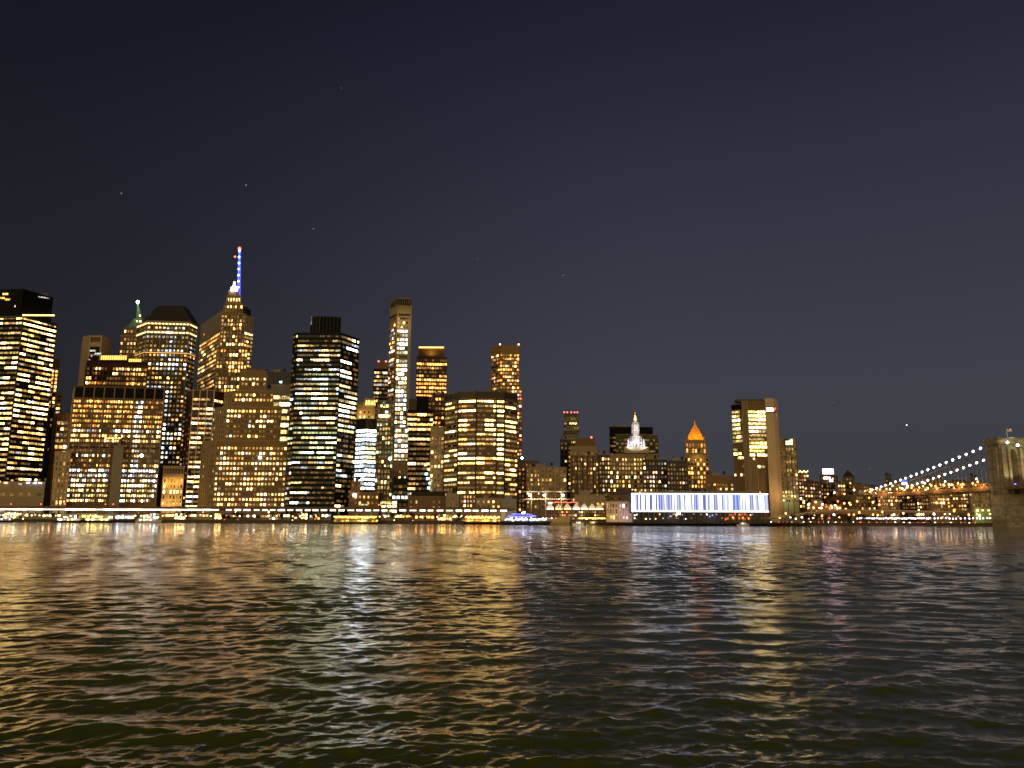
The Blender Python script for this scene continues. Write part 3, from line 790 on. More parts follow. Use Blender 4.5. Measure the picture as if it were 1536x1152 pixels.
b = Building('dark_stack_building', 'dark stacked building with orange ribbons below the gold-crowned tower')
Y = 1000
b.block([(611, Y), (650, Y + 4)], 615, 30, W_BLACK, fac=dict(fl=7.4, bay=4.6, w=.84, h=.46, p=.6, rv=.28, stick=.72, pal={'warm': 5, 'cream': 3, 'amber': 1}, lv=(1, 3, 3, 2), ybot=745, top=3, group=3, zones=lambda s, t: (.06, OFFICE) if .48 < t < .55 else None))
b.block([(625, Y + 5), (643, Y + 6)], 594, 20, W_BLACK, 'upper_block', z0=b.last[1] + .02)
b.block([(613, Y + 3), (624, Y + 4)], 598, 20, W_DARK, 'rear_block')
b.extra(618, 740, Y - 2, 22, 2, ('ice', 2)); b.done()

b = Building('setback_flats', 'dark brick flats rising behind the tan slab, scattered amber windows')
b.block([(648, 1060), (667, 1062)], 592, 26, W_RED, fac=dict(fl=7.2, bay=4.8, w=.6, h=.5, p=.5, rv=.2, pal=ORNG, ybot=700, top=3)); b.done()

b = Building('tan_slab', 'narrow tan slab with columns of small lit windows left of round-fronted block')
Y = 960
b.block([(646, Y), (667, Y + 2)], 640, 26, W_TAN, fac=dict(fl=7, bay=5.4, w=.5, h=.52, p=.55, rv=.15, pal={'warm': 3, 'cream': 3, 'yellow': 2}, lv=(2, 3, 3, 1), ybot=764, top=14, dark=True), ledge=[(.6, 1.2, .5, W_TAN), (9, .6, .3, W_TAN)])
for i in range(6): b.extra(637 + random.uniform(0, 9), 697 + i * 7, Y - 2, 4.4, 3.8, (random.choice(('cool', 'teal', 'cream')), 3))
b.done()

b = Building('round_front_block', 'big office block with a gently curved front, warm ribbons and dark piers')
Y = 930
pts = [(668, Y + 30), (688, Y + 6), (715, Y - 1), (745, Y + 3), (757, Y + 5), (776, Y + 24)]
zq = lambda s, t: (.12, OFFICE) if .30 < t < .34 or .50 < t < .55 or .72 < t < .75 else None
fQ = dict(fl=7.2, bay=4.5, w=.93, h=.38, p=.9, rv=.25, stick=.75, pal={'cream': 5, 'yellow': 3, 'warm': 4, 'green': 1}, lv=(1, 2, 4, 4), ybot=742, top=12, group=3, rowlv=.45, zones=zq)
b.block(pts, 592, 24, W_BRONZE, fac=[dict(fQ, p=.66, pal={'cream': 3, 'green': 3, 'yellow': 3}, lv=(3, 3, 2, 1)), fQ, fQ, fQ, dict(fQ, p=.6)], ribs=[(40, .9, .7, W_DARK)] * 5, skew=1.0, ledge=[(4.5, 7, .2, W_DARK)])
b.rooftop([(700, 735, Y + 16, 2.4, 8, W_DARK, 'roof_plant')])
b.done()

b = Building('orange_flats_tower', 'tall apartment tower peppered with orange windows behind the round-fronted block')
Y = 1080
fO = dict(fl=5.6, bay=3.7, w=.72, h=.5, p=.62, rv=.18, stick=.3, pal={'warm': 5, 'amber': 3, 'cream': 2, 'pink': 1}, lv=(2, 3, 4, 1), ybot=700, top=13, rowtint=.1, rowlv=.1)
b.block([(737, Y + 16), (750, Y), (779, Y + 3)], 521, 30, W_ORBRICK, fac=[dict(fO, p=.45), fO], skew=1.0, ribs=[(4, .5, .3, W_BRICK)] * 2)
z_ = b.last[1]
mb = MB()
for x in (750, 778): p0 = P(x, 516.5, Y + 2); mb.ball((p0.x, p0.y, z_ + 1.2), 1.1, lamp_mat('roof_lamp', PAL['pink'], 6))
b.part('roof_lamp', mb)
b.block([(764, Y - 7), (783, Y - 6)], 577, 6, W_BRICK, 'lower_wing', fac=dict(fO, top=2, p=.7, pal={'warm': 4, 'pink': 2, 'red': 1, 'cream': 2}))
b.done()

# low waterfront houses, Seaport
b = Building('brick_warehouse', 'long low red brick warehouse above the quay, left of the round-fronted block')
b.block([(612, 905), (672, 908)], 744, 20, W_BRICK, fac=dict(fl=9, bay=8, w=.28, h=.4, p=.12, ybot=766, top=4, pal=HOME), ledge=[(.4, .8, .5, W_ORBRICK)])
b.block([(617, 912), (668, 913)], 737, 10, SLATE, 'roof', z0=b.last[1] + .02); b.done()
b = Building('stone_warehouse', 'low pale stone warehouse under the left end of round-fronted block')
b.block([(669, 900), (689, 901)], 740, 20, W_TAN, fac=dict(fl=8, bay=6, w=.3, h=.4, p=.15, ybot=766, top=4)); b.done()
b = Building('shed', 'plain pale windowless shed on the quay right of round-fronted block')
b.block([(752, 880), (775, 881)], 748, 16, W_GREY); b.rooftop([(757, 768, 882, 4, 6, W_GREY, 'roof_vent')]); b.done()
b = Building('brick_row_house', 'brown row house with glimmering white shopfront below the round-fronted block')
b.block([(690, 902), (714, 903)], 741, 18, W_BRICK, fac=dict(fl=6.4, bay=5, w=.5, h=.5, p=.6, pal={'pink': 2, 'cool': 2, 'warm': 2}, ybot=766, top=1)); b.done()
b = Building('gabled_row_house', 'tan row house with scattered amber windows between row house and shed')
b.block([(714, 898), (752, 900)], 747, 18, W_TAN, fac=dict(fl=7, bay=7, w=.35, h=.4, p=.35, pal=ORNG, ybot=766, top=2)); b.done()

FLAT = dict(fl=6.6, bay=5.2, w=.5, h=.5, p=.42, rv=.1, stick=.1, pal={'cream': 4, 'warm': 3, 'yellow': 1}, lv=(3, 3, 3, 1), ybot=766, top=3, rowtint=.1, rowlv=.1)
b = Building('apartment_slab', 'wide tan apartment slab behind the tall ship masts')
b.block([(789, 980), (850, 984)], 700, 22, W_TAN, fac=dict(FLAT, bay=5.6, p=.34), ribs=(10.2, 1.2, .5, W_ORBRICK), ledge=[(.5, .9, .4, W_TAN), (9, .4, .3, W_CREAM), (23, .4, .3, W_CREAM)]); b.done()
b = Building('dark_apartment_tower', 'darker apartment block with a roof lamp joining the wide tan slab on its left')
b.block([(772, 1000), (808, 1003)], 691, 20, W_BRICK, fac=dict(FLAT, p=.35, pal=HOME), ledge=[(.5, .9, .4, W_DARK)])
mb = MB(); p0 = P(783, 688, 1001); mb.tube((p0.x, p0.y, b.last[1]), (p0.x, p0.y, p0.z), .3, .3, STEEL); mb.ball((p0.x, p0.y, p0.z + .8), 1.5, lamp_mat('flood_white', PAL['ice'], 9)); b.part('roof_lamp', mb); b.done()

b = Building('cantilever_tower', 'slim far tower of jutting stacked boxes with red lights on top')
Y = 1600
random.seed(5); prev = P(850, 690, Y).z
steps = [(846, 868, 660), (847, 866, 652), (845, 867, 646), (848, 869, 639), (845.5, 866, 632), (847, 868, 625), (846, 866.5, 619.5)]
b.block([(845, Y), (868, Y + 2)], 668, 26, W_DARK, fac=dict(fl=5, bay=4, w=.7, h=.5, p=.3, pal=HOME, ybot=700, top=2)); prev = b.last[1]
for i, (xa, xb, yt) in enumerate(steps):
    b.block([(xa, Y - i % 3), (xb, Y + 1)], yt, 24, W_GREY if i % 2 else W_OLIVE, 'box', z0=prev + .02, fac=dict(fl=5, bay=4.2, w=.75, h=.55, p=.65, pal={'warm': 3, 'cream': 3, 'yellow': 1}, lv=(1, 3, 3, 1), ybot=700, top=.6)); prev = b.last[1]
mb = MB()
for x in (846.5, 851, 857, 862, 866): p0 = P(x, 616, Y); mb.ball((p0.x, Y + 2, prev + 1.6), 1.6, lamp_mat('roof_red', (1, .12, .14), 4))
b.part('roof_lamp', mb); b.done()

b = Building('brown_tower', 'dark slim block right under the jutting far tower')
b.block([(840, 1180), (857, 1183)], 659, 22, W_DARK, fac=dict(FLAT, p=.4, pal=HOME, lv=(3, 3, 1, 0), ybot=740)); b.done()
b = Building('tan_flats_tower', 'tan apartment tower with red roof lamp right of the jutting far tower')
b.block([(855, 1130), (896, 1134)], 669, 22, W_TAN, fac=dict(FLAT, p=.1, ybot=690, top=8))
b.block([(863, 1134), (892, 1136)], 657, 16, W_BRICK, 'penthouse', z0=b.last[1] + .02)
mb = MB(); p0 = P(887, 655, 1136); mb.ball((p0.x, p0.y, b.last[1] + 1.2), 1.4, lamp_mat('beacon_red', PAL['red'], 6)); b.part('roof_lamp', mb); b.done()
b = Building('river_flats', 'brown apartment block with balcony stripes left of the columned civic block')
b.block([(857, 1010), (898, 1014)], 683, 20, W_BRICK, fac=dict(FLAT, p=.3, bay=4.4), ribs=(8.2, 1.4, .5, W_DARK)); b.done()
b = Building('river_flats', 'dark apartment block with bright scattered windows adjoining civic block on left')
b.block([(894, 1020), (915, 1023)], 682, 20, W_DARK, fac=dict(FLAT, p=.55, bay=4.4, pal={'cream': 3, 'warm': 3, 'pink': 2})); b.done()

# civic building with white cupola
b = Building('civic_building', 'tan civic block crowned by a floodlit white wedding-cake cupola with gold statue')
Y = 1150
b.block([(914, Y), (968, Y + 4)], 681, 30, W_TAN, fac=dict(fl=6.5, bay=4.6, w=.5, h=.52, p=.5, rv=.12, stick=.1, pal={'cream': 5, 'warm': 3}, lv=(1, 3, 4, 1), ybot=745, top=5, rowtint=.1), ledge=[(.5, 1.2, .8, W_CREAM), (9, .6, .4, W_CREAM)])
b.block([(968, Y + 14), (986, Y + 16)], 681, 20, W_TAN, 'wing', fac=dict(fl=6.5, bay=6, w=.4, h=.5, p=.12, ybot=692, top=5), ledge=[(.5, 1.2, .8, W_CREAM)])
z_ = P(940, 679, Y).z; cx_ = P(954, 672, Y + 14).x; cy_ = Y + 16
zf = lambda y: P(954, y, cy_).z
k_ = mpp(cy_)
mb = MB(); mb.box(cx_ - 18, cx_ + 18, cy_ - 8, cy_ + 12, z_, zf(671), W_CREAM); b.part('cupola_base', mb)
rings = [(671, 655, 8.0, 7.4), (655, 650, 6.4, 5.4), (650, 634.5, 4.8, 4.5), (634.5, 628, 3.5, 2.7), (628, 623.5, 2.2, 1.3)]
mb = MB()
for (ya, yb2, ra, rb2) in rings:
    mb.tube((cx_, cy_, zf(ya) + .02), (cx_, cy_, zf(yb2)), ra * k_ * .96, rb2 * k_ * .96, WHITE_ST, 14)
    mb.tube((cx_, cy_, zf(yb2) - .5), (cx_, cy_, zf(yb2) + .6), rb2 * k_ * 1.12, rb2 * k_ * 1.12, WHITE_ST, 14)
for (ya, yb2, r_, n_) in ((671, 656, 8.9, 14), (650, 635.5, 5.5, 12)):
    for i in range(n_):
        a = 2 * math.pi * i / n_; X_, Y_ = cx_ + r_ * k_ * math.cos(a), cy_ + r_ * k_ * math.sin(a)
        mb.tube((X_, Y_, zf(ya)), (X_, Y_, zf(yb2)), .6, .5, WHITE_ST, 6)
b.part('cupola', mb)
for dx in (-11.5, 11.5):
    mb = MB(); X_ = cx_ + dx * k_
    mb.tube((X_, cy_ - 3, zf(671)), (X_, cy_ - 3, zf(664)), 2.0, 1.8, WHITE_ST, 8); mb.tube((X_, cy_ - 3, zf(664)), (X_, cy_ - 3, zf(657)), 1.7, .1, WHITE_ST, 8); b.part('pinnacle', mb)
mb = MB()
mb.tube((cx_, cy_, zf(623.5)), (cx_, cy_, zf(621.8)), 1.1, .9, GILT, 8)
prof = [(0, .9), (1.2, 1.05), (2.6, .7), (3.6, .95), (4.4, .75), (4.9, .35), (5.3, .5), (5.8, .45), (6.1, .1)]
for (za, ra), (zb2, rb2) in zip(prof, prof[1:]): mb.tube((cx_, cy_, zf(621.8) + za), (cx_, cy_, zf(621.8) + zb2), ra, rb2, GILT, 8)
mb.tube((cx_ + .6, cy_, zf(621.8) + 4.2), (cx_ + 1.5, cy_, zf(621.8) + 6.6), .3, .2, GILT)
b.part('statue', mb); b.done()
for (dx, dy, zz2, w) in ((-13, -16, 672, 60000), (13, -16, 672, 60000), (0, -20, 660, 40000), (0, -14, 640, 22000)):
    lamp_light('cupola_floodlight', (cx_ + dx, cy_ + dy, zf(zz2)), (.96, .90, 1.0), w * .20, .6, aim=(cx_, cy_, zf(650)))
lamp_light('statue_floodlight', (cx_, cy_ - 7, zf(626)), (1, .70, .25), 5000, .4)

b = Building('dark_slab_tower', 'dark office slab standing behind the white cupola')
b.block([(914, 1320), (979, 1324)], 640, 30, W_BLACK, fac=dict(fl=6, bay=5, w=.8, h=.45, p=.2, rv=.1, stick=.6, pal={'yellow': 3, 'warm': 2}, lv=(5, 2, 0, 0), ybot=690, top=14, group=3)); b.done()
b = Building('green_dim_tower', 'dim olive office slab with a pale roof line, right behind white cupola')
b.block([(923, 1250), (987, 1254)], 651, 20, W_OLIVE, fac=dict(fl=5.6, bay=4.4, w=.8, h=.45, p=.4, rv=.2, pal={'yellow': 3, 'green': 1}, lv=(6, 1, 0, 0), ybot=690, top=6, group=3), ledge=[(.5, .8, .3, W_TAN)]); b.done()
b = Building('dark_flats', 'dark apartment block with pinkish windows right of the civic block')
b.block([(964, 1060), (1000, 1063)], 689, 20, W_DARK, fac=dict(FLAT, p=.34, pal={'cream': 3, 'pink': 3, 'cool': 1}, bay=4.6)); b.rooftop([(985, 999, 1064, 3, 6, W_GREY, 'roof_plant')]); b.done()
b = Building('dark_flats', 'dark apartment block with dim windows left of the gold-pyramid tower')
b.block([(1000, 1050), (1031, 1053)], 691, 20, W_DARK, fac=dict(FLAT, p=.22, pal={'cream': 3, 'pink': 3, 'warm': 1}, bay=4.6, lv=(4, 3, 1, 0))); b.done()

# courthouse with golden pyramid
b = Building('pyramid_courthouse', 'stone courthouse tower under a glowing golden pyramid roof')
Y = 1160
b.block([(1026, Y), (1063, Y + 3)], 682, 26, W_TAN, fac=dict(fl=6.6, bay=4.6, w=.5, h=.55, p=.55, rv=.1, pal={'warm': 4, 'amber': 4}, lv=(2, 3, 3, 1), ybot=740, top=4), ledge=[(.4, 1, .6, W_CREAM)])
b.block([(1028, Y + 3), (1059, Y + 5)], 661, 20, W_TAN, 'upper_wall', z0=b.last[1] + .02, fac=dict(fl=8, bay=4.4, w=.45, h=.7, p=.75, rv=.1, pal={'warm': 3, 'amber': 3}, lv=(2, 3, 2, 1), ybot=690, top=3), ledge=[(.4, 1.2, .8, W_CREAM)], ribs=(4.4, .8, .4, W_CREAM))
q = b.last[0]; z_ = b.last[1]
zt = P(1042.5, 635.5, Y + 12).z; xt = P(1042.5, 635.5, Y + 12).x; yt = Y + 14
mb = MB(); mb.frustum([(q[0].x + 1.3, q[0].y + 1.3), (q[1].x - 1.3, q[1].y + 1.3), (q[2].x - 1.3, q[2].y - 1.3), (q[3].x + 1.3, q[3].y - 1.3)], z_ + .65, sq(xt - .8, xt + .8, yt - .8, yt + .8), zt, GILT)
for i in range(1, 6):
    f_ = i / 6; y_ = q[0].y + 1.3 + (yt - .8 - q[0].y - 1.3) * f_; hw_ = (q[1].x - q[0].x - 3.4) / 2 * (1 - f_); mb.box(xt - hw_, xt + hw_, y_ - .25, y_ + .1, z_ + .6 + (zt - z_) * f_ - .3, z_ + .6 + (zt - z_) * f_ + .15, GILT)
b.part('pyramid_roof', mb)
mb = MB(); mb.tube((xt, yt, zt), (xt, yt, zt + 4), 1.3, 1.1, GILT, 8); mb.tube((xt, yt, zt + 4), (xt, yt, zt + 6), 1.1, .1, GILT, 8); b.part('lantern', mb)
b.done()
for dx in (-11, 0, 11): lamp_light('roof_floodlight', (xt + dx, q[0].y - 5, z_ + .5), (1, .36, .03), 11000, .5, aim=(xt + dx * .5, q[0].y + 6, z_ + 12), spot=84)
lamp_light('roof_floodlight', (xt, q[0].y - 22, z_ + 14), (1, .34, .03), 24000, .5, aim=(xt, q[0].y + 8, z_ + 16), spot=60)
lamp_light('belt_floodlight', (xt, q[0].y - 10, z_ - 28), (1, .50, .12), 3500, .5)

b = Building('brick_station', 'low red brick building between gold-pyramid tower and ribbed telephone tower')
b.block([(1060, 1020), (1100, 1023)], 713, 20, W_BRICK, fac=dict(fl=6, bay=4.5, w=.6, h=.5, p=.62, rv=.1, pal={'yellow': 3, 'cream': 3, 'warm': 2}, lv=(3, 3, 2, 0), ybot=745, top=11)); b.done()

# ribbed concrete tower with the lit sign
b = Building('ribbed_concrete_tower', 'tall tan concrete tower with vertical ribs, bright upper floors and a white sign')
Y = 1010


def zv(s, t):
    y = 605 + t * 150
    if s < .06 or .30 < s < .0: return 0
    if y < 692 and s < .9: return (.93 if y < 680 else .55, {'yellow': 5, 'cream': 4}, (0, 2, 4, 3)) if y < 684 else (.2, {'cream': 2}, (2, 3, 1, 0))
    return (.05, {'cream': 2}, (2, 3, 1, 0)) if y < 705 else 0


CT = solid('concrete_rib', (.17, .12, .062), .85)
b.block([(1097, Y + 10), (1112, Y)], 607, 36, CT, 'left_wall', fac=dict(fl=6.3, bay=3.4, w=.85, h=.55, p=.8, rv=.18, stick=.5, pal={'yellow': 4, 'cream': 4}, lv=(0, 2, 4, 3), ybot=765, top=9, group=2, zones=zv, dark=False), ledge=[(4, 7, .2, W_BLACK)])
b.block([(1112, Y - .5), (1121, Y)], 601, 36, CT, 'rib_wall', ribs=(2.4, .8, .9, W_TAN))
b.block([(1121, Y), (1147, Y + 3)], 601, 34, CT, 'wall', fac=dict(fl=5.9, bay=3.6, w=.92, h=.55, p=.85, rv=.12, stick=.7, pal={'yellow': 5, 'cream': 4}, lv=(0, 2, 4, 3), ybot=765, top=14, group=4, zones=zv, dark=False))
b.block([(1121, Y - 1), (1136, Y - .5)], 690, 1, CT, 'lower_ribs', ribs=(2.6, .8, .9, W_TAN))
b.block([(1147, Y - 2), (1160, Y - 1), (1166, Y + 14)], 597, 28, solid('plain_concrete', (.50, .40, .26), .85), 'service_core', skew=1.0)
z_ = b.last[1]
for i in range(16):
    if random.random() < .7: b.extra(1165 - i * .1, 622 + i * 4.3, Y + 8, 1.8, 2.4, ('cream', random.choice((2, 3))), (.4, .92))
mb = MB(); a_, c_ = P(1149, 618, Y - 3), P(1164, 611, Y - 3)
mb.box(a_.x, c_.x, Y - 3.6, Y - 2.6, a_.z, c_.z, W_DARK); mb.box(a_.x + .4, a_.x + 9.2, Y - 3.9, Y - 3.6, a_.z + .8, c_.z - .8, lamp_mat('sign_white', (1, .95, .9), 5))
mb.extr_y([(a_.x + 10, a_.z + 2.6), (a_.x + 10.9, a_.z + 1.0), (a_.x + 12.6, c_.z - .5), (a_.x + 11.6, c_.z - .5), (a_.x + 10.8, a_.z + 2.8)], Y - 3.9, Y - 3.6, lamp_mat('sign_red', PAL['red'], 4))
b.part('sign', mb)
mb = MB(); x0_, x1_ = P(1106, 600, Y + 14).x, P(1144, 600, Y + 14).x; mb.box(x0_, x1_, Y + 12, Y + 26, P(1121, 601, Y).z + .02, P(1121, 596.5, Y).z, W_OLIVE); b.part('roof_plant', mb)
b.done()

b = Building('green_sign_building', 'olive building with a green lit sign on top beside ribbed concrete tower')
Y = 1080
b.block([(1160, Y), (1194, Y + 4)], 657, 26, W_TAN, fac=dict(fl=6.4, bay=4.2, w=.5, h=.52, p=.5, rv=.15, pal={'warm': 3, 'yellow': 3, 'cream': 2}, lv=(2, 3, 2, 1), ybot=750, top=13, zones=lambda s, t: None if s > .55 else (.06, HOME)), ribs=(8, .8, .5, W_OLIVE))
mb = MB(); a_, c_ = P(1178, 668, Y - 1.5), P(1189, 658, Y - 1.5); mb.box(a_.x, c_.x, Y - 1.6, Y - .6, a_.z, c_.z, W_DARK)
gs = lamp_mat('sign_green', (.72, 1, .42), 2.6); ww = c_.x - a_.x; hh = c_.z - a_.z
for (u0, u1, v0, v1) in ((.06, .94, .08, .40), (.06, .44, .46, .66), (.50, .66, .46, .80), (.72, .94, .46, .94)): mb.box(a_.x + ww * u0, a_.x + ww * u1, Y - 1.9, Y - 1.6, a_.z + hh * v0, a_.z + hh * v1, gs)
b.part('sign', mb); b.done()
lamp_light('sign_glow', (P(1183, 738, Y).x, Y - 10, P(1183, 750, Y).z), (.8, 1, .45), 5000, 1)

# low buildings between the ribbed tower and the bridge
LOW = dict(fl=5.6, bay=4.4, w=.55, h=.5, p=.5, rv=.15, stick=.1, pal={'warm': 4, 'cream': 3, 'pink': 2}, lv=(2, 3, 3, 1), ybot=762, top=2, rowtint=.1)
for (xa, xb, yt, Y, wall, lab, pr) in (
        (1193, 1213, 709, 1130, W_BRICK, 'brown block with zigzag lit roof terrace right of green sign building', .7),
        (1206, 1231, 722, 1090, W_RED, 'low dark red flats left of pink sign building', .4),
        (1229, 1256, 713, 1150, W_DARK, 'dark block carrying a glowing pink rooftop sign', .45),
        (1252, 1268, 724, 1120, W_BRICK, 'short brown flats right of the pink sign building', .45),
        (1264, 1281, 714, 1180, W_OLIVE, 'olive pointed-roof block behind the bridge approach', .15),
        (1278, 1303, 726, 1160, W_BRICK, 'wide brick flats with a lit roof line behind the bridge approach', .3),
        (1303, 1322, 729, 1210, W_BRICK, 'low brick flats at the start of cable lamps', .3),
        (1327, 1336, 711, 1420, W_DARK, 'far dark slim tower above the bridge cable', .04),
        (1384, 1412, 716, 1500, W_BRICK, 'far brown block seen between the two bridge cables', .4),
        (1455, 1464, 712, 1600, W_DARK, 'far dark stub tower left of the bridge pier', .05),
        (1408, 1482, 722, 1700, W_BRICK, 'long far brick block behind the bridge deck near the pier', .12),
        (1336, 1386, 724, 1650, W_TAN, 'far tan block behind the bridge cables, left part', .3)):
    b = Building('low_building' if yt > 712 else 'small_tower', lab)
    b.block([(xa, Y), (xb, Y + 3)], yt, 22, wall, fac=dict(LOW, p=pr), ledge=[(.4, .8, .4, wall)])
    x_ = (xa + xb) / 2
    if 'pink' in lab and 'carrying' in lab:
        mb = MB(); a_, c_ = P(1234.5, 711, Y - 1), P(1251, 703, Y - 1); mb.box(a_.x, c_.x, Y + 1, Y + 3, b.last[1] + .02, c_.z + .4, W_DARK); mb.box(a_.x + .3, c_.x - .3, Y + .6, Y + 1, a_.z, c_.z, lamp_mat('sign_pink', (1, .62, .86), 4.5)); b.part('sign', mb)
        for (xx, yy2) in ((1238, 717), (1243, 717), (1247, 721)): b.extra(xx, yy2, Y - 1, 5, 3, ('pink', 4))
    if 'zigzag' in lab:
        mb = MB(); pts = [P(1194 + i * 3, 706 + (i % 2) * 3, Y + 1) for i in range(7)]; mb.path(pts, .6, lamp_mat('terrace_light', PAL['cream'], 4)); b.part('terrace_light', mb)
        mb = MB(); mb.box(pts[0].x, pts[-1].x, Y + 2, Y + 4, b.last[1] + .02, pts[1].z + 1.5, W_BRICK); b.part('penthouse', mb)
    if 'pointed' in lab:
        q = b.last[0]; z_ = b.last[1]; mb = MB(); mb.frustum([(v.x, v.y) for v in q], z_ + .02, [(q[0].x * .4 + q[1].x * .6 + (v.x - q[0].x) * .08, q[0].y + 8 + (v.y - q[0].y) * .1) for v in q], z_ + 9, SLATE); b.part('roof', mb)
    else:
        w_ = (xb - xa); b.rooftop([(xa + w_ * .3, xa + w_ * .55, Y + 5, 2.2, 6, W_DARK, 'roof_plant')])
    b.done()

# brick housing seen below the bridge deck
for i, (xa, xb, yt, wall, pr, lab) in enumerate((
        (1210, 1262, 757, W_BRICK, .35, 'low brick housing left of the bridge lamps, under the viaduct'),
        (1283, 1316, 742, W_OLIVE, .25, 'brown brick housing block below the deck, leftmost'),
        (1316, 1346, 741, W_BRICK, .45, 'brick housing block with four lit columns below bridge deck'),
        (1348, 1376, 741, W_OLIVE, .28, 'dim olive housing block below bridge deck, left of the brightest one'),
        (1374, 1392, 740, W_BRICK, .62, 'narrow brick housing block with the most lit rows below deck'),
        (1394, 1424, 739, W_BRICK, .30, 'brick housing block with a lit bottom right below bridge deck'),
        (1424, 1452, 738, W_ORBRICK, .62, 'orange brick housing block with bright twin columns below bridge deck'),
        (1453, 1484, 737, W_TAN, .22, 'tan housing block beside the bridge pier'))):
    b = Building('housing_block', lab)
    Yb = 960 + (i * 37) % 60
    b.block([(xa, Yb), (xb, Yb + 3)], yt, 18, wall, fac=dict(LOW, p=pr, fl=5.2, bay=3.9, ybot=775, pal={'cream': 5, 'warm': 3}), ledge=[(.4, .8, .3, wall)], ribs=(15, .8, .5, W_BRICK)); b.done()
b = Building('market_shed', 'pale green lit shed with three lamps beside the bridge pier')
b.block([(1461, 838), (1489, 839)], 761, 14, solid('green_paint', (.25, .30, .10), .8))
for x in (1466, 1474, 1483): b.extra(x, 765.5, 836, 2.4, 2.4, ('cream', 4))
for x in (1466, 1485): b.extra(x, 771, 836, 2.4, 2.0, ('cream', 3))
b.done(); lamp_light('shed_lamp', (P(1474, 768, 828).x, 828, 13), (.85, 1, .4), 2500, .5)
# ------------------------------------------------------------------ ground, quay, elevated road
def ysh(x): return 840 - .0926 * x


GZ = 3.0
mb = MB(); mb.prism([(-3000, ysh(-3000)), (3000, ysh(3000)), (6000, 9000), (-6000, 9000)], -4, GZ, CONC, ASPHALT); tag(mb.build('ground'), kind='structure')
mb = MB()
for i in range(-13, 9):
    xa, xb = i * 60, i * 60 + 59.6
    mb.prism([(xa, ysh(xa) - .8), (xb, ysh(xb) - .8), (xb, ysh(xb) - .05), (xa, ysh(xa) - .05)], -3, GZ + .5, solid('quay_stone', (.10, .085, .065), .9))
tag(mb.build('quay_edge'), kind='structure')

road = empty('elevated_road', (-200, ysh(-200) + 30, GZ), 'long elevated road with bright white tubes under its deck along left shore', 'elevated road')
xa, xb = XZ(-30, 930, 16), XZ(772, 870, 16)
yr = lambda x: ysh(x) + 24
d_ = Vector((1, -.0926)).normalized(); n_ = Vector((d_.y, -d_.x))
mb = MB(); mb.prism([(xa, yr(xa)), (xb, yr(xb)), (xb, yr(xb) + 22), (xa, yr(xa) + 22)], 15.6, 17.2, STEEL, ASPHALT)
mb.prism([(xa, yr(xa) - .4), (xb, yr(xb) - .4), (xb, yr(xb) - .03), (xa, yr(xa) - .03)], 15.3, 17.7, W_BRONZE)
mb.prism([(xa, yr(xa) + 22.05), (xb, yr(xb) + 22.05), (xb, yr(xb) + 22.5), (xa, yr(xa) + 22.5)], 15.3, 18.3, W_BRONZE)
mb.build('deck', road)
x = xa + 6
while x < xb - 4:
    mb = MB(); mb.box(x - .6, x + .6, yr(x) + 2, yr(x) + 3.2, GZ + .02, 15.55, STEEL); mb.box(x - .6, x + .6, yr(x) + 18, yr(x) + 19.2, GZ + .02, 15.55, STEEL)
    mb.box(x - .4, x + .4, yr(x) + 3.3, yr(x) + 17.9, 14.2, 15.5, STEEL); mb.build('column', road); x += 19
random.seed(3)
x = xa
while x < xb - 8:
    px = CX + x / yr(x) * F
    L = 8.6 if px < 330 else random.uniform(5.5, 7.4)
    if 330 < px < 337: x += 8; continue
    s_ = random.choice((2, 3, 4, 6)); tint = random.choice(((1, .88, .62), (1, .93, .78), (1, .80, .60), (1, .9, .85)))
    mb = MB(); mb.obox((x + L / 2, yr(x) + .9, 14.45), d_, n_, L, .8, 1.5, lamp_mat('road_tube_%d_%d' % (s_, int(tint[2] * 100)), tint, s_)); mb.build('light_tube', road)
    x += L + (.5 if px < 330 else random.uniform(2.5, 4.5))
for i in range(17):
    x = xa + (xb - xa) * (i + .5) / 17; lamp_light('under_deck_lamp', (x, yr(x) + 1, 12.6), (1, .78, .46), 9000, .8, aim=(x, yr(x) + 11, 7))

for i, px in enumerate((10, 58, 82, 96, 160, 172, 362, 384, 412, 575)):
    x = XZ(px, 912, 19); Yt = yr(x) + 3
    tl = empty('traffic_signal', (x, Yt, 17.2), 'red signal lamp standing on the elevated road deck', 'traffic signal', 'red signals on the elevated road')
    mb = MB(); mb.tube((x, Yt, 17.2), (x, Yt, 19.2), .15, .12, STEEL, 6); mb.build('pole', tl)
    mb = MB(); mb.box(x - .6, x + .6, Yt - .35, Yt + .35, 19.2, 21.2, W_DARK); mb.build('housing', tl)
    mb = MB(); mb.ball((x, Yt - .6, 20.4), .7, lamp_mat('signal_red', PAL['red'], 5), 8, 5); mb.build('lens', tl)
# ---- cars under and near the elevated road
def make_car(name, mat, label, group):
    r = empty(name, (0, 0, 0), label, 'car', group)
    mb = MB(); mb.extr_y([(-2.2, .35), (2.2, .35), (2.25, .85), (1.2, .98), (-1.9, 1.0), (-2.25, .85)], -.9, .9, mat); body = mb.build('body', r)
    mb = MB(); mb.extr_y([(-1.7, 1.01), (1.0, .99), (.45, 1.45), (-1.2, 1.48)], -.78, .78, G_DARK); cab = mb.build('cabin', r)
    ks = [body, cab]
    for x in (-1.35, 1.35):
        mb = MB(); mb.tube((x, -.92, .34), (x, .92, .34), .33, .33, W_BLACK, 10); ks.append(mb.build('wheel', r))
    for x, nm, c, s in ((2.26, 'headlight', (1, .9, .7), 30), (-2.28, 'tail_light', PAL['red'], 18)):
        mb = MB()
        for y in (-.6, .6): mb.box(x - .05, x + .05, y - .25, y + .25, .6, .85, lamp_mat(nm, c, s))
        ks.append(mb.build(nm, r))
    return remember(r, *ks)


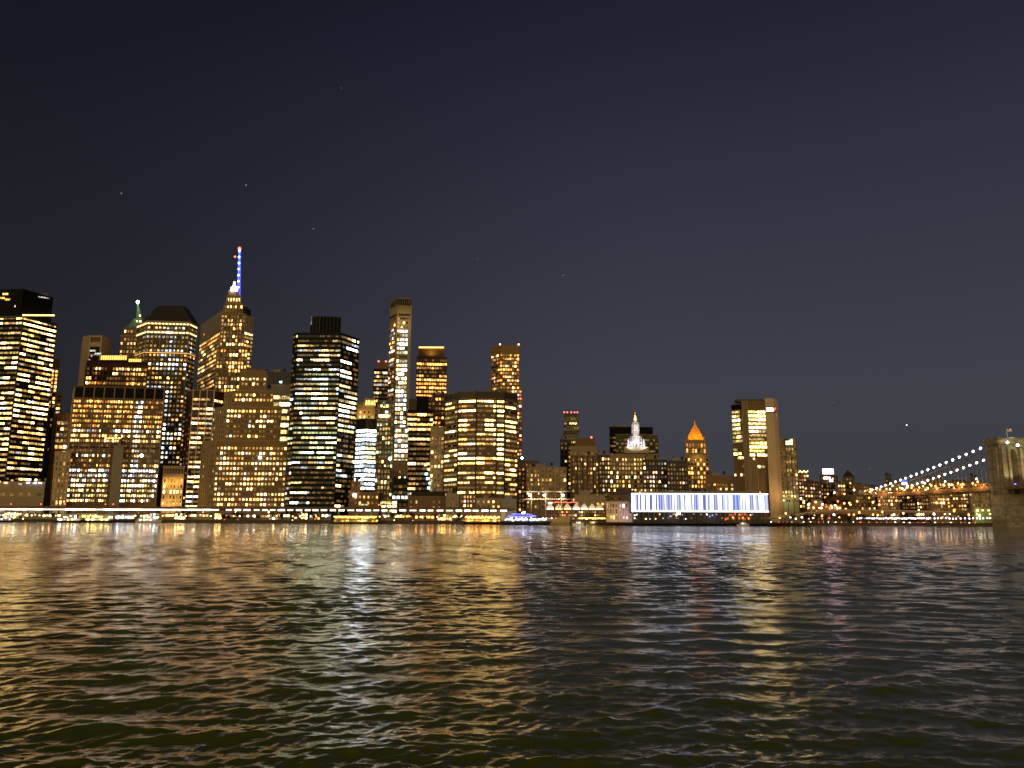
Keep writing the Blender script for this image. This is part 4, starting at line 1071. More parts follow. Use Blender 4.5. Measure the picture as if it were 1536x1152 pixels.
cars = [make_car('parked_car', WHITEP, 'white car under the elevated road', 'white cars under the elevated road'), make_car('parked_car', W_RED, 'dark red car under the elevated road', 'dark red cars under the elevated road'), make_car('parked_car', W_GREY, 'grey car under the elevated road', 'grey cars under the elevated road')]
random.seed(11); used = set()
for i in range(42):
    k = i % 3; o = cars[k] if k not in used else copy_tree(cars[k]); used.add(k)
    x = xa + 10 + (xb - xa - 20) * (i + random.uniform(-.3, .3)) / 42
    o.location = (x, yr(x) + random.choice((5.5, 9, 13)), GZ); o.rotation_euler = (0, 0, math.atan2(d_.y, d_.x) + random.choice((0, math.pi)))

# ---- lit kiosks on the esplanade
random.seed(21)
kx = [(6, 34, 'cream'), (38, 60, 'warm'), (64, 92, 'cream'), (224, 240, 'cool'), (280, 318, 'amber'), (322, 333, 'warm'), (338, 356, 'pink'), (360, 384, 'cool'), (391, 402, 'amber'), (424, 436, 'warm'), (441, 462, 'cream'), (464, 470, 'cool'), (482, 497, 'cool'), (574, 590, 'pink'), (594, 618, 'warm'), (622, 652, 'amber'), (656, 678, 'warm'), (-8, 4, 'cool'), (244, 262, 'warm'), (262, 279, 'cream'), (403, 423, 'cream'), (470, 481, 'warm'), (680, 694, 'pink'), (206, 223, 'cream')]
KL = {'cream': 'cream', 'warm': 'warm yellow', 'cool': 'cold white', 'amber': 'amber', 'pink': 'pinkish'}
seenk = {}
for (a_, c_, tint) in kx:
    seenk[tint] = seenk.get(tint, 0) + 1
    Yk = 0; x0 = XZ(a_, 890, 5); Yk = ysh(x0) + 12
    lab = 'low flat-roofed kiosk with %s lit windows on the quay' % KL[tint]
    b = Building('kiosk', lab, 'kiosk', seed=int(a_), group='kiosks with %s windows on the quay' % KL[tint])
    b.block([(a_, Yk), (c_, Yk - (c_ - a_) * .07)], 772, 7, random.choice((W_BRICK, W_TAN, W_GREY)), z0=GZ, z1=GZ + random.uniform(6.5, 9), fac=dict(fl=4.6, bay=4.6, w=.72, h=.62, p=.9, rv=0, stick=.1, pal={tint: 4, 'cream': 1}, lv=(0, 2, 3, 4), ybot=780, top=1, rowtint=.7), ledge=[(.25, .5, .7, W_DARK)])
    b.done()

# ---- trees on the esplanade
def make_tree(seed, h):
    rr = random.Random(seed)
    r = empty('street_tree', (0, 0, 0), 'dark leafy street tree on the quay', 'tree', 'street trees on the quay')
    mb = MB(); mb.tube((0, 0, 0), (.1, 0, h * .45), .28, .16, BARK, 7)
    for i in range(5):
        a = i * 1.3; mb.tube((.1, 0, h * .38), (math.cos(a) * h * .22, math.sin(a) * h * .22, h * (.6 + .06 * i)), .12, .04, BARK, 5)
    tk = mb.build('trunk', r)
    mb = MB()
    for i in range(420):
        a = rr.uniform(0, 6.28); u = rr.uniform(-1, 1); q = rr.random() ** .4
        lump = 1 + .3 * math.sin(3 * a + seed) * math.cos(2.5 * u + seed)
        c = Vector((math.cos(a) * math.sqrt(1 - u * u) * q * h * .34 * lump, math.sin(a) * math.sqrt(1 - u * u) * q * h * .34 * lump, h * .67 + u * q * h * .33 * lump))
        s = rr.uniform(.25, .5); t1 = Vector((rr.gauss(0, 1), rr.gauss(0, 1), rr.gauss(0, 1))).normalized(); t2 = t1.orthogonal().normalized()
        mb.add([c - t1 * s, c + t2 * s * .7, c + t1 * s, c - t2 * s * .7], [(0, 1, 2, 3)], LEAF)
    return remember(r, tk, mb.build('crown', r))


trees = [make_tree(1, 8.5), make_tree(2, 7.2), make_tree(4, 9.5)]
tx = [334, 340, 349, 357, 386, 408, 415, 421, 437, 472, 478, 505, 540, 572, 590, 620, 640, 655, 690, 60, 128, 268, 274, 880, 890, 900, 1165, 1185, 1240, 1262]
for i, px in enumerate(tx):
    o = trees[i] if i < 3 else copy_tree(trees[i % 3])
    x = XZ(px, 870, 5); o.location = (x, ysh(x) + 4 + (i * 7 % 5), GZ); o.rotation_euler = (0, 0, i * 1.7); s_ = .8 + .1 * (i % 4); o.scale = (s_, s_, s_)

# ---- boats
def hull_mb(x0, x1, Y, beam, fb, sheer, mat, bow=1, deckmat=None):
    """lofted hull from x0 to x1, freeboard fb amidships, higher by sheer at the bow"""
    mb = MB(); N = 18; L = x1 - x0; rows = []
    for i in range(N + 1):
        f = i / N; g = f if bow > 0 else 1 - f
        w = beam / 2 * (1 - max(0, (g - .55) / .45) ** 2.2) * (.82 + .18 * min(1, g / .2)); w = max(w, .06)
        zt = fb + sheer * max(0, (g - .35) / .65) ** 2 + .25 * sheer * max(0, (.3 - g) / .3) ** 2
        ov = 1.0 + .0 * g; xx = x0 + L * f
        rake = (L * .05) * max(0, (g - .8) / .2) * (1 if bow > 0 else -1)
        rows.append([(xx - rake, Y, -1.0), (xx - rake, Y - w * .75, -.6), (xx - rake * .5, Y - w * .95, zt * .45), (xx, Y - w, zt), (xx, Y + w, zt), (xx - rake * .5, Y + w * .95, zt * .45), (xx - rake, Y + w * .75, -.6)])
    vs = [p for r in rows for p in r]; fs = []
    for i in range(N):
        for j in range(7):
            if j == 3: continue
            fs.append((i * 7 + j, (i + 1) * 7 + j, (i + 1) * 7 + (j + 1) % 7, i * 7 + (j + 1) % 7))
    fs += [tuple(range(6, -1, -1)), tuple(N * 7 + j for j in range(7))]
    mb.add(vs, fs, mat, True)
    mb.add(vs, [(i * 7 + 3, (i + 1) * 7 + 3, (i + 1) * 7 + 4, i * 7 + 4) for i in range(N)], deckmat or WOODM)
    return mb


def boat(name, label, px0, px1, Y, hmat, decks, pal, lv, fb=2.0, sheer=1.2, bow=1, beam=8, cat='boat', cabmat=WHITEP):
    x0, x1 = XZ(px0, Y, 1), XZ(px1, Y, 1); L = x1 - x0
    b = Building(name, label, cat); b.start(((x0 + x1) / 2, Y, 0))
    o = hull_mb(x0, x1, Y, beam, fb, sheer, hmat, bow).build('hull', b.root)
    z = fb + .02
    for (f0, f1, h, w) in decks:
        xa_, xb_ = x0 + L * f0, x0 + L * f1; wy = beam * w / 2
        mb = MB(); mb.box(xa_, xb_, Y - wy, Y + wy, z, z + h, cabmat); mb.box(xa_ - .4, xb_ + .4, Y - wy - .3, Y + wy + .3, z + h + .01, z + h + .2, cabmat); mb.build('cabin', b.root)
        k = max(2, int((xb_ - xa_) / 2.0))
        for i in range(k):
            key = (pick(pal), random.choices((1, 2, 3, 4), lv)[0])
            b.wins.append((xa_ + (xb_ - xa_) * (i + .5) / k, Y - wy, z + h * .55, 1, 0, (xb_ - xa_) / k * .74, h * .5, key, Y))
        z += h + .22
    mb = MB(); mm = (x0 + x1) / 2; mb.tube((mm, Y, z), (mm, Y, z + 3.2), .14, .07, WHITEP); mb.tube((mm - .9, Y, z + 2), (mm + .9, Y, z + 2), .06, .06, WHITEP); mb.build('mast', b.root)
    b.top_z = z; b.x0, b.x1 = x0, x1
    return b


def lamps_on(b, pts, r, mat, name='lamp'):
    for p in pts:
        mb = MB(); mb.ball(p, r, mat, 6, 4); mb.build(name, b.root)


Y1 = 862
b = boat('ferry', 'small white ferry with a red lamp moored at the left pier', 205, 243, 866, WHITEP, [(.08, .8, 2.6, .8), (.2, .6, 2.2, .7)], COOL, (0, 2, 3, 2), cat='ferry')
lamps_on(b, [(b.x0 + 17, 861, b.top_z - .6)], 1.1, lamp_mat('beacon_red', PAL['red'], 6)); b.done()
b = boat('ferry', 'two-deck ferry with cream lit windows moored mid pier, left part', 128, 172, 862, HULLB, [(.05, .85, 2.8, .85), (.12, .7, 2.6, .8)], {'yellow': 3, 'cream': 3}, (0, 2, 3, 3), cat='ferry'); b.done()
b = boat('ferry', 'dark ferry with white cabin lights below the left pier sheds', 84, 126, 858, HULLB, [(.1, .9, 2.6, .85), (.3, .6, 2.2, .6)], {'cool': 3, 'cream': 2}, (0, 3, 3, 2), cat='ferry'); b.done()
b = boat('barge', 'low barge with blue strip lights at the left edge', -12, 22, 862, HULLB, [(.2, .9, 2.4, .8)], {'ice': 4}, (3, 3, 1, 0), cat='barge'); b.done()
b = boat('ferry', 'long yellow ferry glowing gold along both decks', 500, 570, 838, HULLB, [(.02, .96, 3.0, .9), (.05, .9, 2.4, .85)], {'yellow': 5, 'amber': 2}, (1, 3, 3, 1), fb=1.6, cat='ferry', cabmat=solid('yellow_paint', (.55, .33, .03), .5))
mb = MB(); mb.box(b.x0 + 1, b.x1 - 3, 838 - 4.25, 838 - 4.05, 6.7, 8.0, lamp_mat('gold_strip', (1, .62, .10), 3.2)); mb.build('light_strip', b.root); b.done()
b = boat('restaurant_boat', 'restaurant boat strung with orange lights beside a slanted gangway', 696, 752, 818, HULLB, [(.04, .97, 3.4, .9), (.10, .85, 3.0, .8)], {'amber': 5, 'orange': 3, 'warm': 2}, (0, 2, 4, 3), fb=2.2, cat='boat', cabmat=W_BRICK)
lamps_on(b, [(b.x0 + (b.x1 - b.x0) * (.05 + i * .032), 818 - 4.3, 7.2 + .9 * math.sin(i * 1.9)) for i in range(29)], .55, lamp_mat('orange_bulb', (1, .45, .07), 14), 'string_bulb')
mb = MB(); mb.tube((b.x0 - 9, 818, 3.4), (b.x0 + 2, 818, 9), .9, .9, W_DARK, 6); mb.build('gangway', b.root); b.done()
b = boat('party_yacht', 'black-hulled yacht outlined in blue and white lights', 752, 828, 786, HULLB, [(.12, .74, 3.2, .85), (.18, .6, 2.6, .75)], {'ice': 5}, (4, 3, 1, 0), fb=2.4, sheer=1.6, cat='yacht', cabmat=solid('navy_paint', (.02, .02, .05), .5))
bl = lamp_mat('blue_tube', (.16, .14, 1.0), 4); wl = lamp_mat('white_tube', (.75, .82, 1.0), 5)
xs = b.x0 + (b.x1 - b.x0) * .07; pts = []
random.seed(2)
for wd in (4, 7, 9):
    pts = [(xs, 781.6, 5.0)]
    for i in range(wd * 2):
        xs += .95; pts.append((xs, 781.6, 4.6 + (i % 2) * random.choice((1.3, 1.8, 2.7)) + random.uniform(-.2, .2)))
    mb = MB(); mb.path(pts, .28, wl, 5); mb.build('script_light', b.root); xs += 1.5
mb = MB(); mb.path([(b.x0 + 6, 781.9, 8.4), (b.x0 + 32, 781.9, 8.4)], .35, bl); mb.path([(b.x0 + 10, 782.2, 10.6), (b.x0 + 26, 782.2, 10.6), (b.x0 + 34, 782.2, 8.4)], .3, bl); mb.build('blue_trim', b.root)
lamps_on(b, [(b.x0 + 21, 782, 11.6), (b.x0 + 22.5, 782, 12.2)], 1.0, lamp_mat('flood_white', PAL['ice'], 9)); b.done()

# tall ship
Y = 806
x0, x1 = XZ(766, Y, 5), XZ(857, Y, 5)
ship = empty('tall_ship', ((x0 + x1) / 2, Y, 0), 'three-masted sailing ship with buff hull moored among lights', 'sailing ship')
hull_mb(x0, x1, Y, 10.5, 5.2, 4.4, HULLT, 1).build('hull', ship)
mb = MB(); mb.tube((x1 - 3, Y, 9.2), (x1 + 12, Y, 13.5), .4, .18, WOODM); mb.build('bowsprit', ship)
mb = MB(); mb.box(x0 + 8, x0 + 18, Y - 3, Y + 3, 5.4, 7.8, WHITEP); mb.build('deckhouse', ship)
for (pm, top) in ((797, 716), (818.5, 714), (842, 718)):
    xm = XZ(pm, Y, 25); zt = P(pm, top, Y).z
    mb = MB(); mb.tube((xm, Y, 5), (xm, Y, zt * .6), .55, .42, WOODM, 8); mb.tube((xm, Y, zt * .6), (xm, Y, zt), .35, .14, WOODM, 8); mb.tube((xm - 1.6, Y, zt * .6), (xm + 1.6, Y, zt * .6), .25, .25, WOODM, 6); mast = mb.build('mast', ship)
    for (py, hw) in ((749, 14), (737.5, 13), (727, 8.5)):
        zy = P(pm, py, Y).z; mb = MB(); mb.tube((xm - hw, Y - .8, zy - .35), (xm, Y - .8, zy), .14, .26, WOODM, 6); mb.tube((xm, Y - .8, zy), (xm + hw, Y - .8, zy + .15), .26, .14, WOODM, 6)
        if py > 730: mb.tube((xm - hw * .8, Y - .8, zy + .25), (xm + hw * .8, Y - .8, zy + .45), .26, .26, solid('furled_canvas', (.55, .50, .40), .9), 6)
        y_ = mb.build('yard', ship); y_.parent = mast; 
    mb = MB()
    for q in (-9, -6, 6, 9): mb.tube((xm + q, Y - 4.6, 6), (xm, Y - .3, zt * .62), .07, .05, W_DARK, 4, False)
    mb.tube((xm + 14, Y, 7), (xm, Y, zt * .92), .07, .05, W_DARK, 4, False); mb.build('rigging', ship)
    mb = MB(); mb.ball((xm - 1.5 if pm < 830 else xm + 1.5, Y - 2, P(pm, 743, Y).z), 1.05, lamp_mat('ship_lamp', (.95, 1, .92), 28), 8, 6); mb.tube((xm, Y - .6, P(pm, 743, Y).z), (xm + (-1.5 if pm < 830 else 1.5), Y - 2, P(pm, 743, Y).z), .12, .12, STEEL, 5); mb.build('lamp', ship)
    lamp_light('ship_lamp_light', (xm, Y - 6, P(pm, 745, Y).z), (1, .92, .74), 7000, .5)
lamp_light('hull_lamp', (x1 - 16, Y - 26, 9), (1, .8, .42), 4200, .6)
lamp_light('hull_lamp', (x1 - 2, Y - 24, 9), (1, .8, .42), 3000, .6)
b = boat('motorboat', 'small white motorboat off the bow of the sailing ship', 859, 876, 800, WHITEP, [(.3, .7, 1.8, .6)], COOL, (1, 2, 2, 0), fb=1.4, beam=4); b.done()
b = boat('motorboat', 'tan workboat moored left of the two-coloured pavilion', 880, 905, 802, HULLT, [(.2, .6, 2.0, .7)], {'yellow': 3}, (1, 2, 2, 1), fb=1.5, beam=5); b.done()
b = boat('motorboat', 'white launch with violet lights under right end of striped pavilion', 1106, 1124, 752, WHITEP, [(.25, .75, 1.8, .7)], {'ice': 3, 'cool': 1}, (1, 3, 2, 0), fb=1.4, beam=4.5); b.done()
b = boat('motorboat', 'dark tug with a single lamp right of the striped pavilion', 1195, 1212, 790, HULLB, [(.3, .65, 2.0, .7)], {'cream': 3}, (1, 1, 1, 0), fb=1.6, beam=5); b.done()

# ---- piers (left ferry pier, seaport pier)
PILE = solid('pier_timber', (.06, .05, .04), .9)


def pier(name, label, px0, px1, Y0, Y1, zt):
    x0, x1 = XZ(px0, Y0, zt), XZ(px1, Y0, zt)
    r = empty(name, ((x0 + x1) / 2, Y0, 0), label, 'pier')
    mb = MB(); mb.prism([(x0, Y0), (x1, Y0), (x1, Y1), (x0, Y1)], zt - 1.2, zt, PILE, CONC); mb.build('deck', r)
    n = int((x1 - x0) / 7)
    for i in range(n + 1):
        x = x0 + .6 + (x1 - x0 - 1.2) * i / n
        mb = MB(); mb.tube((x, Y0 + .8, -3), (x, Y0 + .8, zt - 1.2), .45, .45, PILE, 7); mb.build('pile', r)
    return r


pier('ferry_pier', 'concrete ferry pier with white sheds at far left', 88, 204, 872, 915, 2.6)
pier('seaport_pier', 'broad pier carrying the striped glowing pavilion', 900, 1222, 756, 822, 3.1)
random.seed(9)
for (a_, c_, yt, lab, tint) in ((96, 116, 771, 'white pier shed with bright white front, leftmost on the ferry pier', 'cool'), (118, 146, 770, 'yellowish lit pier shed in the middle of the ferry pier', 'yellow'), (148, 170, 772, 'dark slatted pier shed with glowing gaps on the ferry pier', 'cream'), (172, 202, 771.5, 'grey pier shed with cold white windows at right end of ferry pier', 'ice')):
    b = Building('pier_shed', lab, 'shed')
    b.block([(a_, 880), (c_, 880)], yt, 16, W_GREY, z0=2.62, fac=dict(fl=5.5, bay=3.6, w=.7, h=.7, p=.95, rv=0, pal={tint: 3, 'cream': 1}, lv=(0, 1, 3, 4), ybot=786, top=1.5), ledge=[(.4, .8, 1.2, WHITEP)]); b.done()
for (px, py, c, nm) in ((22, 774, (.05, 1, .55), 'green'), (222, 775, PAL['red'], 'red')):
    p = P(px, py, 868); r = empty('marker_light', (p.x, 868, 0), '%s navigation lamp on a post in the water at left' % nm, 'lamp')
    mb = MB(); mb.tube((p.x, 868, -2), (p.x, 868, p.z), .25, .2, PILE); mb.build('pole', r)
    mb = MB(); mb.ball((p.x, 868, p.z + 1), 1.2, lamp_mat('marker_' + nm, c, 9)); mb.build('globe', r)

# ---- striped pavilion on the pier
Y = 770
x0, x1 = XZ(947, Y, 20), XZ(1153, Y, 20); zb, zt = P(1050, 768, Y).z, P(1050, 740, Y).z
pav = empty('pavilion', ((x0 + x1) / 2, Y, 3.1), 'long pier pavilion with glowing white and blue vertical light stripes', 'pavilion')
mb = MB(); mb.box(x0, x1, Y, Y + 46, zb, zt, solid('pavilion_cladding', (.10, .11, .16), .4)); mb.box(x0 + 10, x1 - 6, Y + 6, Y + 40, zt + .02, zt + 2.2, W_GREY); mb.build('wall', pav)
lw = lamp_mat('stripe_white', (.80, .88, 1.0), 3.3); lw2 = lamp_mat('stripe_soft', (.55, .65, 1.0), .95); lb = lamp_mat('stripe_blue', (.10, .17, .85), .65); lbb = lamp_mat('stripe_bright_blue', (.05, .22, 1.0), 1.0); lv_ = lamp_mat('stripe_violet', (.30, .36, .90), .60)
random.seed(4)
for (za, zc, nm) in ((zt - 1.1, zt - .05, 'top_band'), (zb + .05, zb + 1.4, 'bottom_band')):
    mb = MB(); mb.box(x0 + .2, x1 - .2, Y - .7, Y - .03, za, zc, lw); mb.build(nm, pav)
x = x0 + .3; i = 0
while x < x1 - 1:
    px = CX + x / Y * F
    w = random.choice((.7, .8, 1.0, 1.5)) if i % 2 == 0 else random.choice((1.0, 1.4, 1.9))
    if 1097 < px < 1107: mt = lw2 if i % 3 == 0 else random.choice((lbb, lbb, lb)); w = random.choice((.7, 1.0, 1.3))
    elif 974 < px < 977 or 1052 < px < 1055: mt = lb; w = 1.0
    elif i % 2 == 0: mt = random.choice((lw, lw, lw, lw2) if px < 1000 or px > 1060 else (lw, lw, lw2))
    else: mt = random.choice((lb, lv_, lv_, lw2) if px > 990 else (lw2, lv_, lb, lw2))
    mb = MB(); mb.box(x, x + w * .9, Y - .45, Y - .03, zb + 1.45, zt - 1.15, mt); mb.build('light_stripe', pav); x += w; i += 1
nx = 26
for i in range(nx + 1):
    x = x0 + 2 + (x1 - x0 - 4) * i / nx; mb = MB(); mb.tube((x, Y + .8, 3.12), (x, Y + .8, zb - .03), .35, .35, STEEL, 7); mb.build('column', pav)
mb = MB(); mb.box(x0 + 3, x1 - 3, Y + 8, Y + 40, 3.12, zb - .03, solid('shop_glass', (.03, .028, .035), .2)); mb.build('ground_floor', pav)
b = Building('pavilion', '', seed=8); b.root = pav
for i in range(70):
    px = 952 + i * 2.85; a = 1087 < px < 1124
    for py in (772, 778):
        if random.random() < (.8 if a else .34): b.extra(px, py + random.uniform(-1, 1), Y + 7.9, 1.9, 3.2 if a else random.choice((1.5, 2.2)), ((random.choice(('orange', 'red', 'amber')) if a else random.choice(('warm', 'cream', 'pink', 'cool'))), random.choice((2, 3) if a else (1, 2, 3))))
b.extra(1018, 770, Y + 7.8, 5, 3.5, ('cool', 4)); b.done()
lamp_light('amber_lamp', (P(1105, 775, Y).x, Y + 2, 8), (1, .3, .05), 2500, .4); lamp_light('amber_lamp', (P(1120, 775, Y).x, Y + 2, 8), (1, .3, .05), 1500, .4)
lamp_light('violet_lamp', (P(1010, 775, Y).x, Y + 3, 9), (.7, .5, 1), 1500, .4); lamp_light('violet_lamp', (P(1070, 775, Y).x, Y + 3, 9), (.6, .5, 1), 1500, .4)
for i in range(16):
    px = 960 + i * 12; p = P(px, 738.5, Y + 8); mb = MB(); mb.tube((p.x, Y + 8, zt + 2.2), (p.x, Y + 8, p.z), .1, .1, STEEL, 5); mb.ball((p.x, Y + 8, p.z), .5, lamp_mat('amber_bulb', (1, .5, .12), 10), 6, 4); mb.build('roof_lamp', pav)

# two-coloured pier house, market hall, tents
b = Building('pier_house', 'two-storey pier house, left half lit yellow and right half violet')
b.block([(909, 792), (927, 790)], 752, 18, W_CREAM, z0=3.12, fac=dict(fl=8.5, bay=4.6, w=.5, h=.6, p=.6, rv=0, pal={'yellow': 3, 'cream': 1}, lv=(2, 3, 1, 0), ybot=780, top=2), ledge=[(.3, .7, .5, W_CREAM), (10, .5, .3, W_CREAM)])
b.block([(927.3, 790), (948, 788)], 752, 18, W_CREAM, 'right_wall', z0=3.12, fac=dict(fl=8.5, bay=5.2, w=.45, h=.6, p=.55, rv=0, pal={'pink': 2, 'cool': 2}, lv=(2, 3, 2, 0), ybot=780, top=2), ledge=[(.3, .7, .5, W_CREAM), (10, .5, .3, W_CREAM)]); b.done()
lamp_light('yellow_flood', (P(916, 770, 776).x, 776, 8), (1, .72, .14), 4200, .5); lamp_light('violet_flood', (P(938, 765, 774).x, 774, 12), (.82, .55, 1), 6000, .5)
b = Building('market_hall', 'dark low hall with vaulted roof left of the striped pavilion')
b.block([(914, 900), (964, 902)], 742, 24, W_BRICK, fac=dict(fl=7, bay=6, w=.4, h=.4, p=.4, pal=HOME, ybot=770, top=2))
q = b.last[0]; z_ = b.last[1]; mb = MB(); n = 10; pr = [(q[0].x + (q[1].x - q[0].x) * i / n, z_ + .02 + 6 * math.sin(math.pi * i / n) ** .8) for i in range(n + 1)]; mb.extr_y(pr, q[0].y, q[0].y + 24, solid('violet_roof', (.08, .055, .07), .6)); b.part('vault_roof', mb); b.done()
b = Building('fish_market', 'low tan market block with amber lamps behind the pier tents')
b.block([(862, 890), (908, 892)], 742, 20, W_TAN, fac=dict(fl=7, bay=7, w=.4, h=.45, p=.3, pal=HOME, ybot=766, top=10), ledge=[(.4, .8, .5, W_TAN)]); b.done()
tents = [(825, 'pink'), (838, 'warm'), (851, 'warm'), (864, 'cool'), (876, 'green'), (888, 'cream'), (899, 'cream')]
for i, (px, tint) in enumerate(tents):
    Yt = 838; p = P(px, 762, Yt); w = 4.3
    r = empty('market_tent', (p.x, Yt, GZ), 'peaked market tent glowing %s on the seaport quay' % {'pink': 'pink', 'warm': 'warm yellow', 'cool': 'cold white', 'green': 'pale green', 'cream': 'cream'}[tint], 'tent', 'glowing market tents')
    r['label'] = r['label'] if tint in ('pink', 'cool', 'green') else r['label'] + (', beside the pink one' if i == 1 else ', beside the cold white one' if i == 2 else ', beside the pale green one' if i == 5 else ', rightmost of the row')
    mb = MB(); zc = p.z
    mb.frustum([(p.x - w, Yt - w), (p.x + w, Yt - w), (p.x + w, Yt + w), (p.x - w, Yt + w)], zc - .6, [(p.x - .2, Yt - .2), (p.x + .2, Yt - .2), (p.x + .2, Yt + .2), (p.x - .2, Yt + .2)], zc + 5, WHITEP); mb.build('canopy', r)
    for dx in (-1, 1):
        for dy in (-1, 1): mb = MB(); mb.tube((p.x + dx * (w - .3), Yt + dy * (w - .3), GZ), (p.x + dx * (w - .3), Yt + dy * (w - .3), zc - .6), .12, .12, STEEL, 5); mb.build('pole', r)
    mb = MB(); mb.box(p.x - w * .8, p.x + w * .8, Yt - w - .3, Yt - w, zc - 1.6, zc - .6, lamp_mat('tent_light_' + tint, PAL[tint], 6)); mb.build('light_bar', r)
    lamp_light('tent_lamp', (p.x, Yt - w - 5, zc + 1), PAL[tint], 900, .4)
random.seed(14)
b = Building('seaport_arcade', 'low red-trimmed seaport arcade full of small warm lights')
b.block([(822, 846), (908, 840)], 765, 10, W_RED, z0=GZ, fac=dict(fl=4.8, bay=3.2, w=.6, h=.45, p=.7, rv=.1, stick=.1, pal={'pink': 3, 'warm': 4, 'cream': 3, 'red': 1}, lv=(2, 3, 3, 1), ybot=782, top=.5), ledge=[(.3, .6, .6, W_RED)])
mb = MB(); mb.path([P(824 + i * 6, 753 + (i % 2), 842) for i in range(8)], .3, lamp_mat('red_string', PAL['red'], 4)); b.part('string_light', mb)
p_ = P(824, 753, 842); mb = MB()
for i in range(0, 8, 2): q = P(824 + i * 6, 753, 842); mb.tube((q.x, 842.4, GZ), (q.x, 842.4, q.z), .15, .15, STEEL, 5)
b.part('pole', mb)
mb = MB(); a_, c_ = P(868, 778, 826), P(908, 776.5, 826); mb.box(a_.x, c_.x, 826, 826.6, a_.z, a_.z + 1.1, lamp_mat('gold_strip', (1, .62, .10), 3.2)); b.part('light_strip', mb); b.done()
lamp_light('arcade_lamp', (P(870, 775, 830).x, 830, 8), (1, .6, .2), 2500, .5); lamp_light('arcade_lamp', (P(840, 775, 830).x, 834, 8), (1, .5, .3), 2000, .5)
p_ = P(825, 755, 838); r = empty('road_sign', (p_.x, 838, GZ), 'teal lit panel sign between the ship masts', 'sign'); mb = MB(); mb.tube((p_.x, 838.3, GZ), (p_.x, 838.3, p_.z), .2, .2, STEEL); mb.build('pole', r); mb = MB(); mb.box(p_.x - 2.4, p_.x + 2.4, 837.6, 838, p_.z - 1, p_.z + 1.4, lamp_mat('sign_teal', PAL['teal'], 1.4)); mb.build('panel', r)

# ---- right shore: curved ramp, street lamps, esplanade
rp = empty('elevated_ramp', (P(1250, 770, 880).x, 880, GZ), 'curved elevated ramp with greenish lit side, right of the striped pavilion', 'elevated road')
path = [(1140, 779, 846), (1165, 775.5, 850), (1190, 772.5, 856), (1215, 769.5, 864), (1245, 766.5, 872), (1280, 765.5, 876), (1330, 766.5, 874), (1390, 767.5, 870), (1450, 768.5, 866), (1500, 769.5, 862), (1560, 770, 858)]
pp = [P(a, y, Y) for a, y, Y in path]
mb = MB()
for u, v in zip(pp, pp[1:]):
    for (dz0, dz1, dy0, dy1, mt) in ((-1.6, 0, 0, 9, CONC), (-.2, 1.1, -.45, -.03, W_TAN)):
        vs = [(u.x, u.y + dy0, u.z + dz0), (v.x, v.y + dy0, v.z + dz0), (v.x, v.y + dy1, v.z + dz0), (u.x, u.y + dy1, u.z + dz0), (u.x, u.y + dy0, u.z + dz1), (v.x, v.y + dy0, v.z + dz1), (v.x, v.y + dy1, v.z + dz1), (u.x, u.y + dy1, u.z + dz1)]
        mb.add(vs, [(0, 1, 5, 4), (1, 2, 6, 5), (2, 3, 7, 6), (3, 0, 4, 7), (4, 5, 6, 7), (3, 2, 1, 0)], mt)
mb.build('deck', rp)
for u in pp[2:]:
    mb = MB(); mb.box(u.x - .7, u.x + .7, u.y + 3, u.y + 5, GZ, u.z - 1.62, CONC); mb.build('column', rp)
for (px, w, c) in ((1175, 1500, (.9, 1, .45)), (1215, 1500, (1, .8, .35)), (1250, 2500, (1, .4, .1)), (1285, 2500, (1, .4, .1)), (1320, 2500, (1, .45, .12)), (1360, 2500, (1, .6, .4)), (1400, 2000, (1, .6, .3)), (1440, 2500, (1, .6, .25))):
    p = P(px, 776, 850); lamp_light('ramp_lamp', (p.x, 852 - 14, 13), c, w * 2, .5)
up = empty('upper_ramp', (P(1265, 770, 955).x, 955, GZ), 'straight upper ramp behind the curved one, dotted with amber lamps', 'elevated road')
mb = MB(); xa_, xb_ = XZ(1196, 955, 14), XZ(1340, 955, 14); mb.box(xa_, xb_, 940, 970, 12.6, 14.2, CONC); mb.box(xa_, xb_, 939.5, 939.97, 12.4, 15.2, W_BRICK); mb.build('deck', up)
for i in range(7):
    x = xa_ + 6 + (xb_ - xa_ - 12) * i / 6; mb = MB(); mb.box(x - .8, x + .8, 952, 956, GZ, 12.57, CONC); mb.build('column', up)


def make_lamp(kind, col, s, h, r, label, group):
    e = empty('street_lamp', (0, 0, 0), label, 'street lamp', group)
    mb = MB(); mb.tube((0, 0, -h), (0, 0, -.3), .16, .09, STEEL, 6); mb.tube((0, 0, -.3), (0, -1.2, .2), .08, .06, STEEL, 5); k1 = mb.build('pole', e)
    mb = MB(); mb.ball((0, -1.4, 0), r, lamp_mat('lamp_' + kind, col, s), 8, 6); k2 = mb.build('globe', e)
    return remember(e, k1, k2)


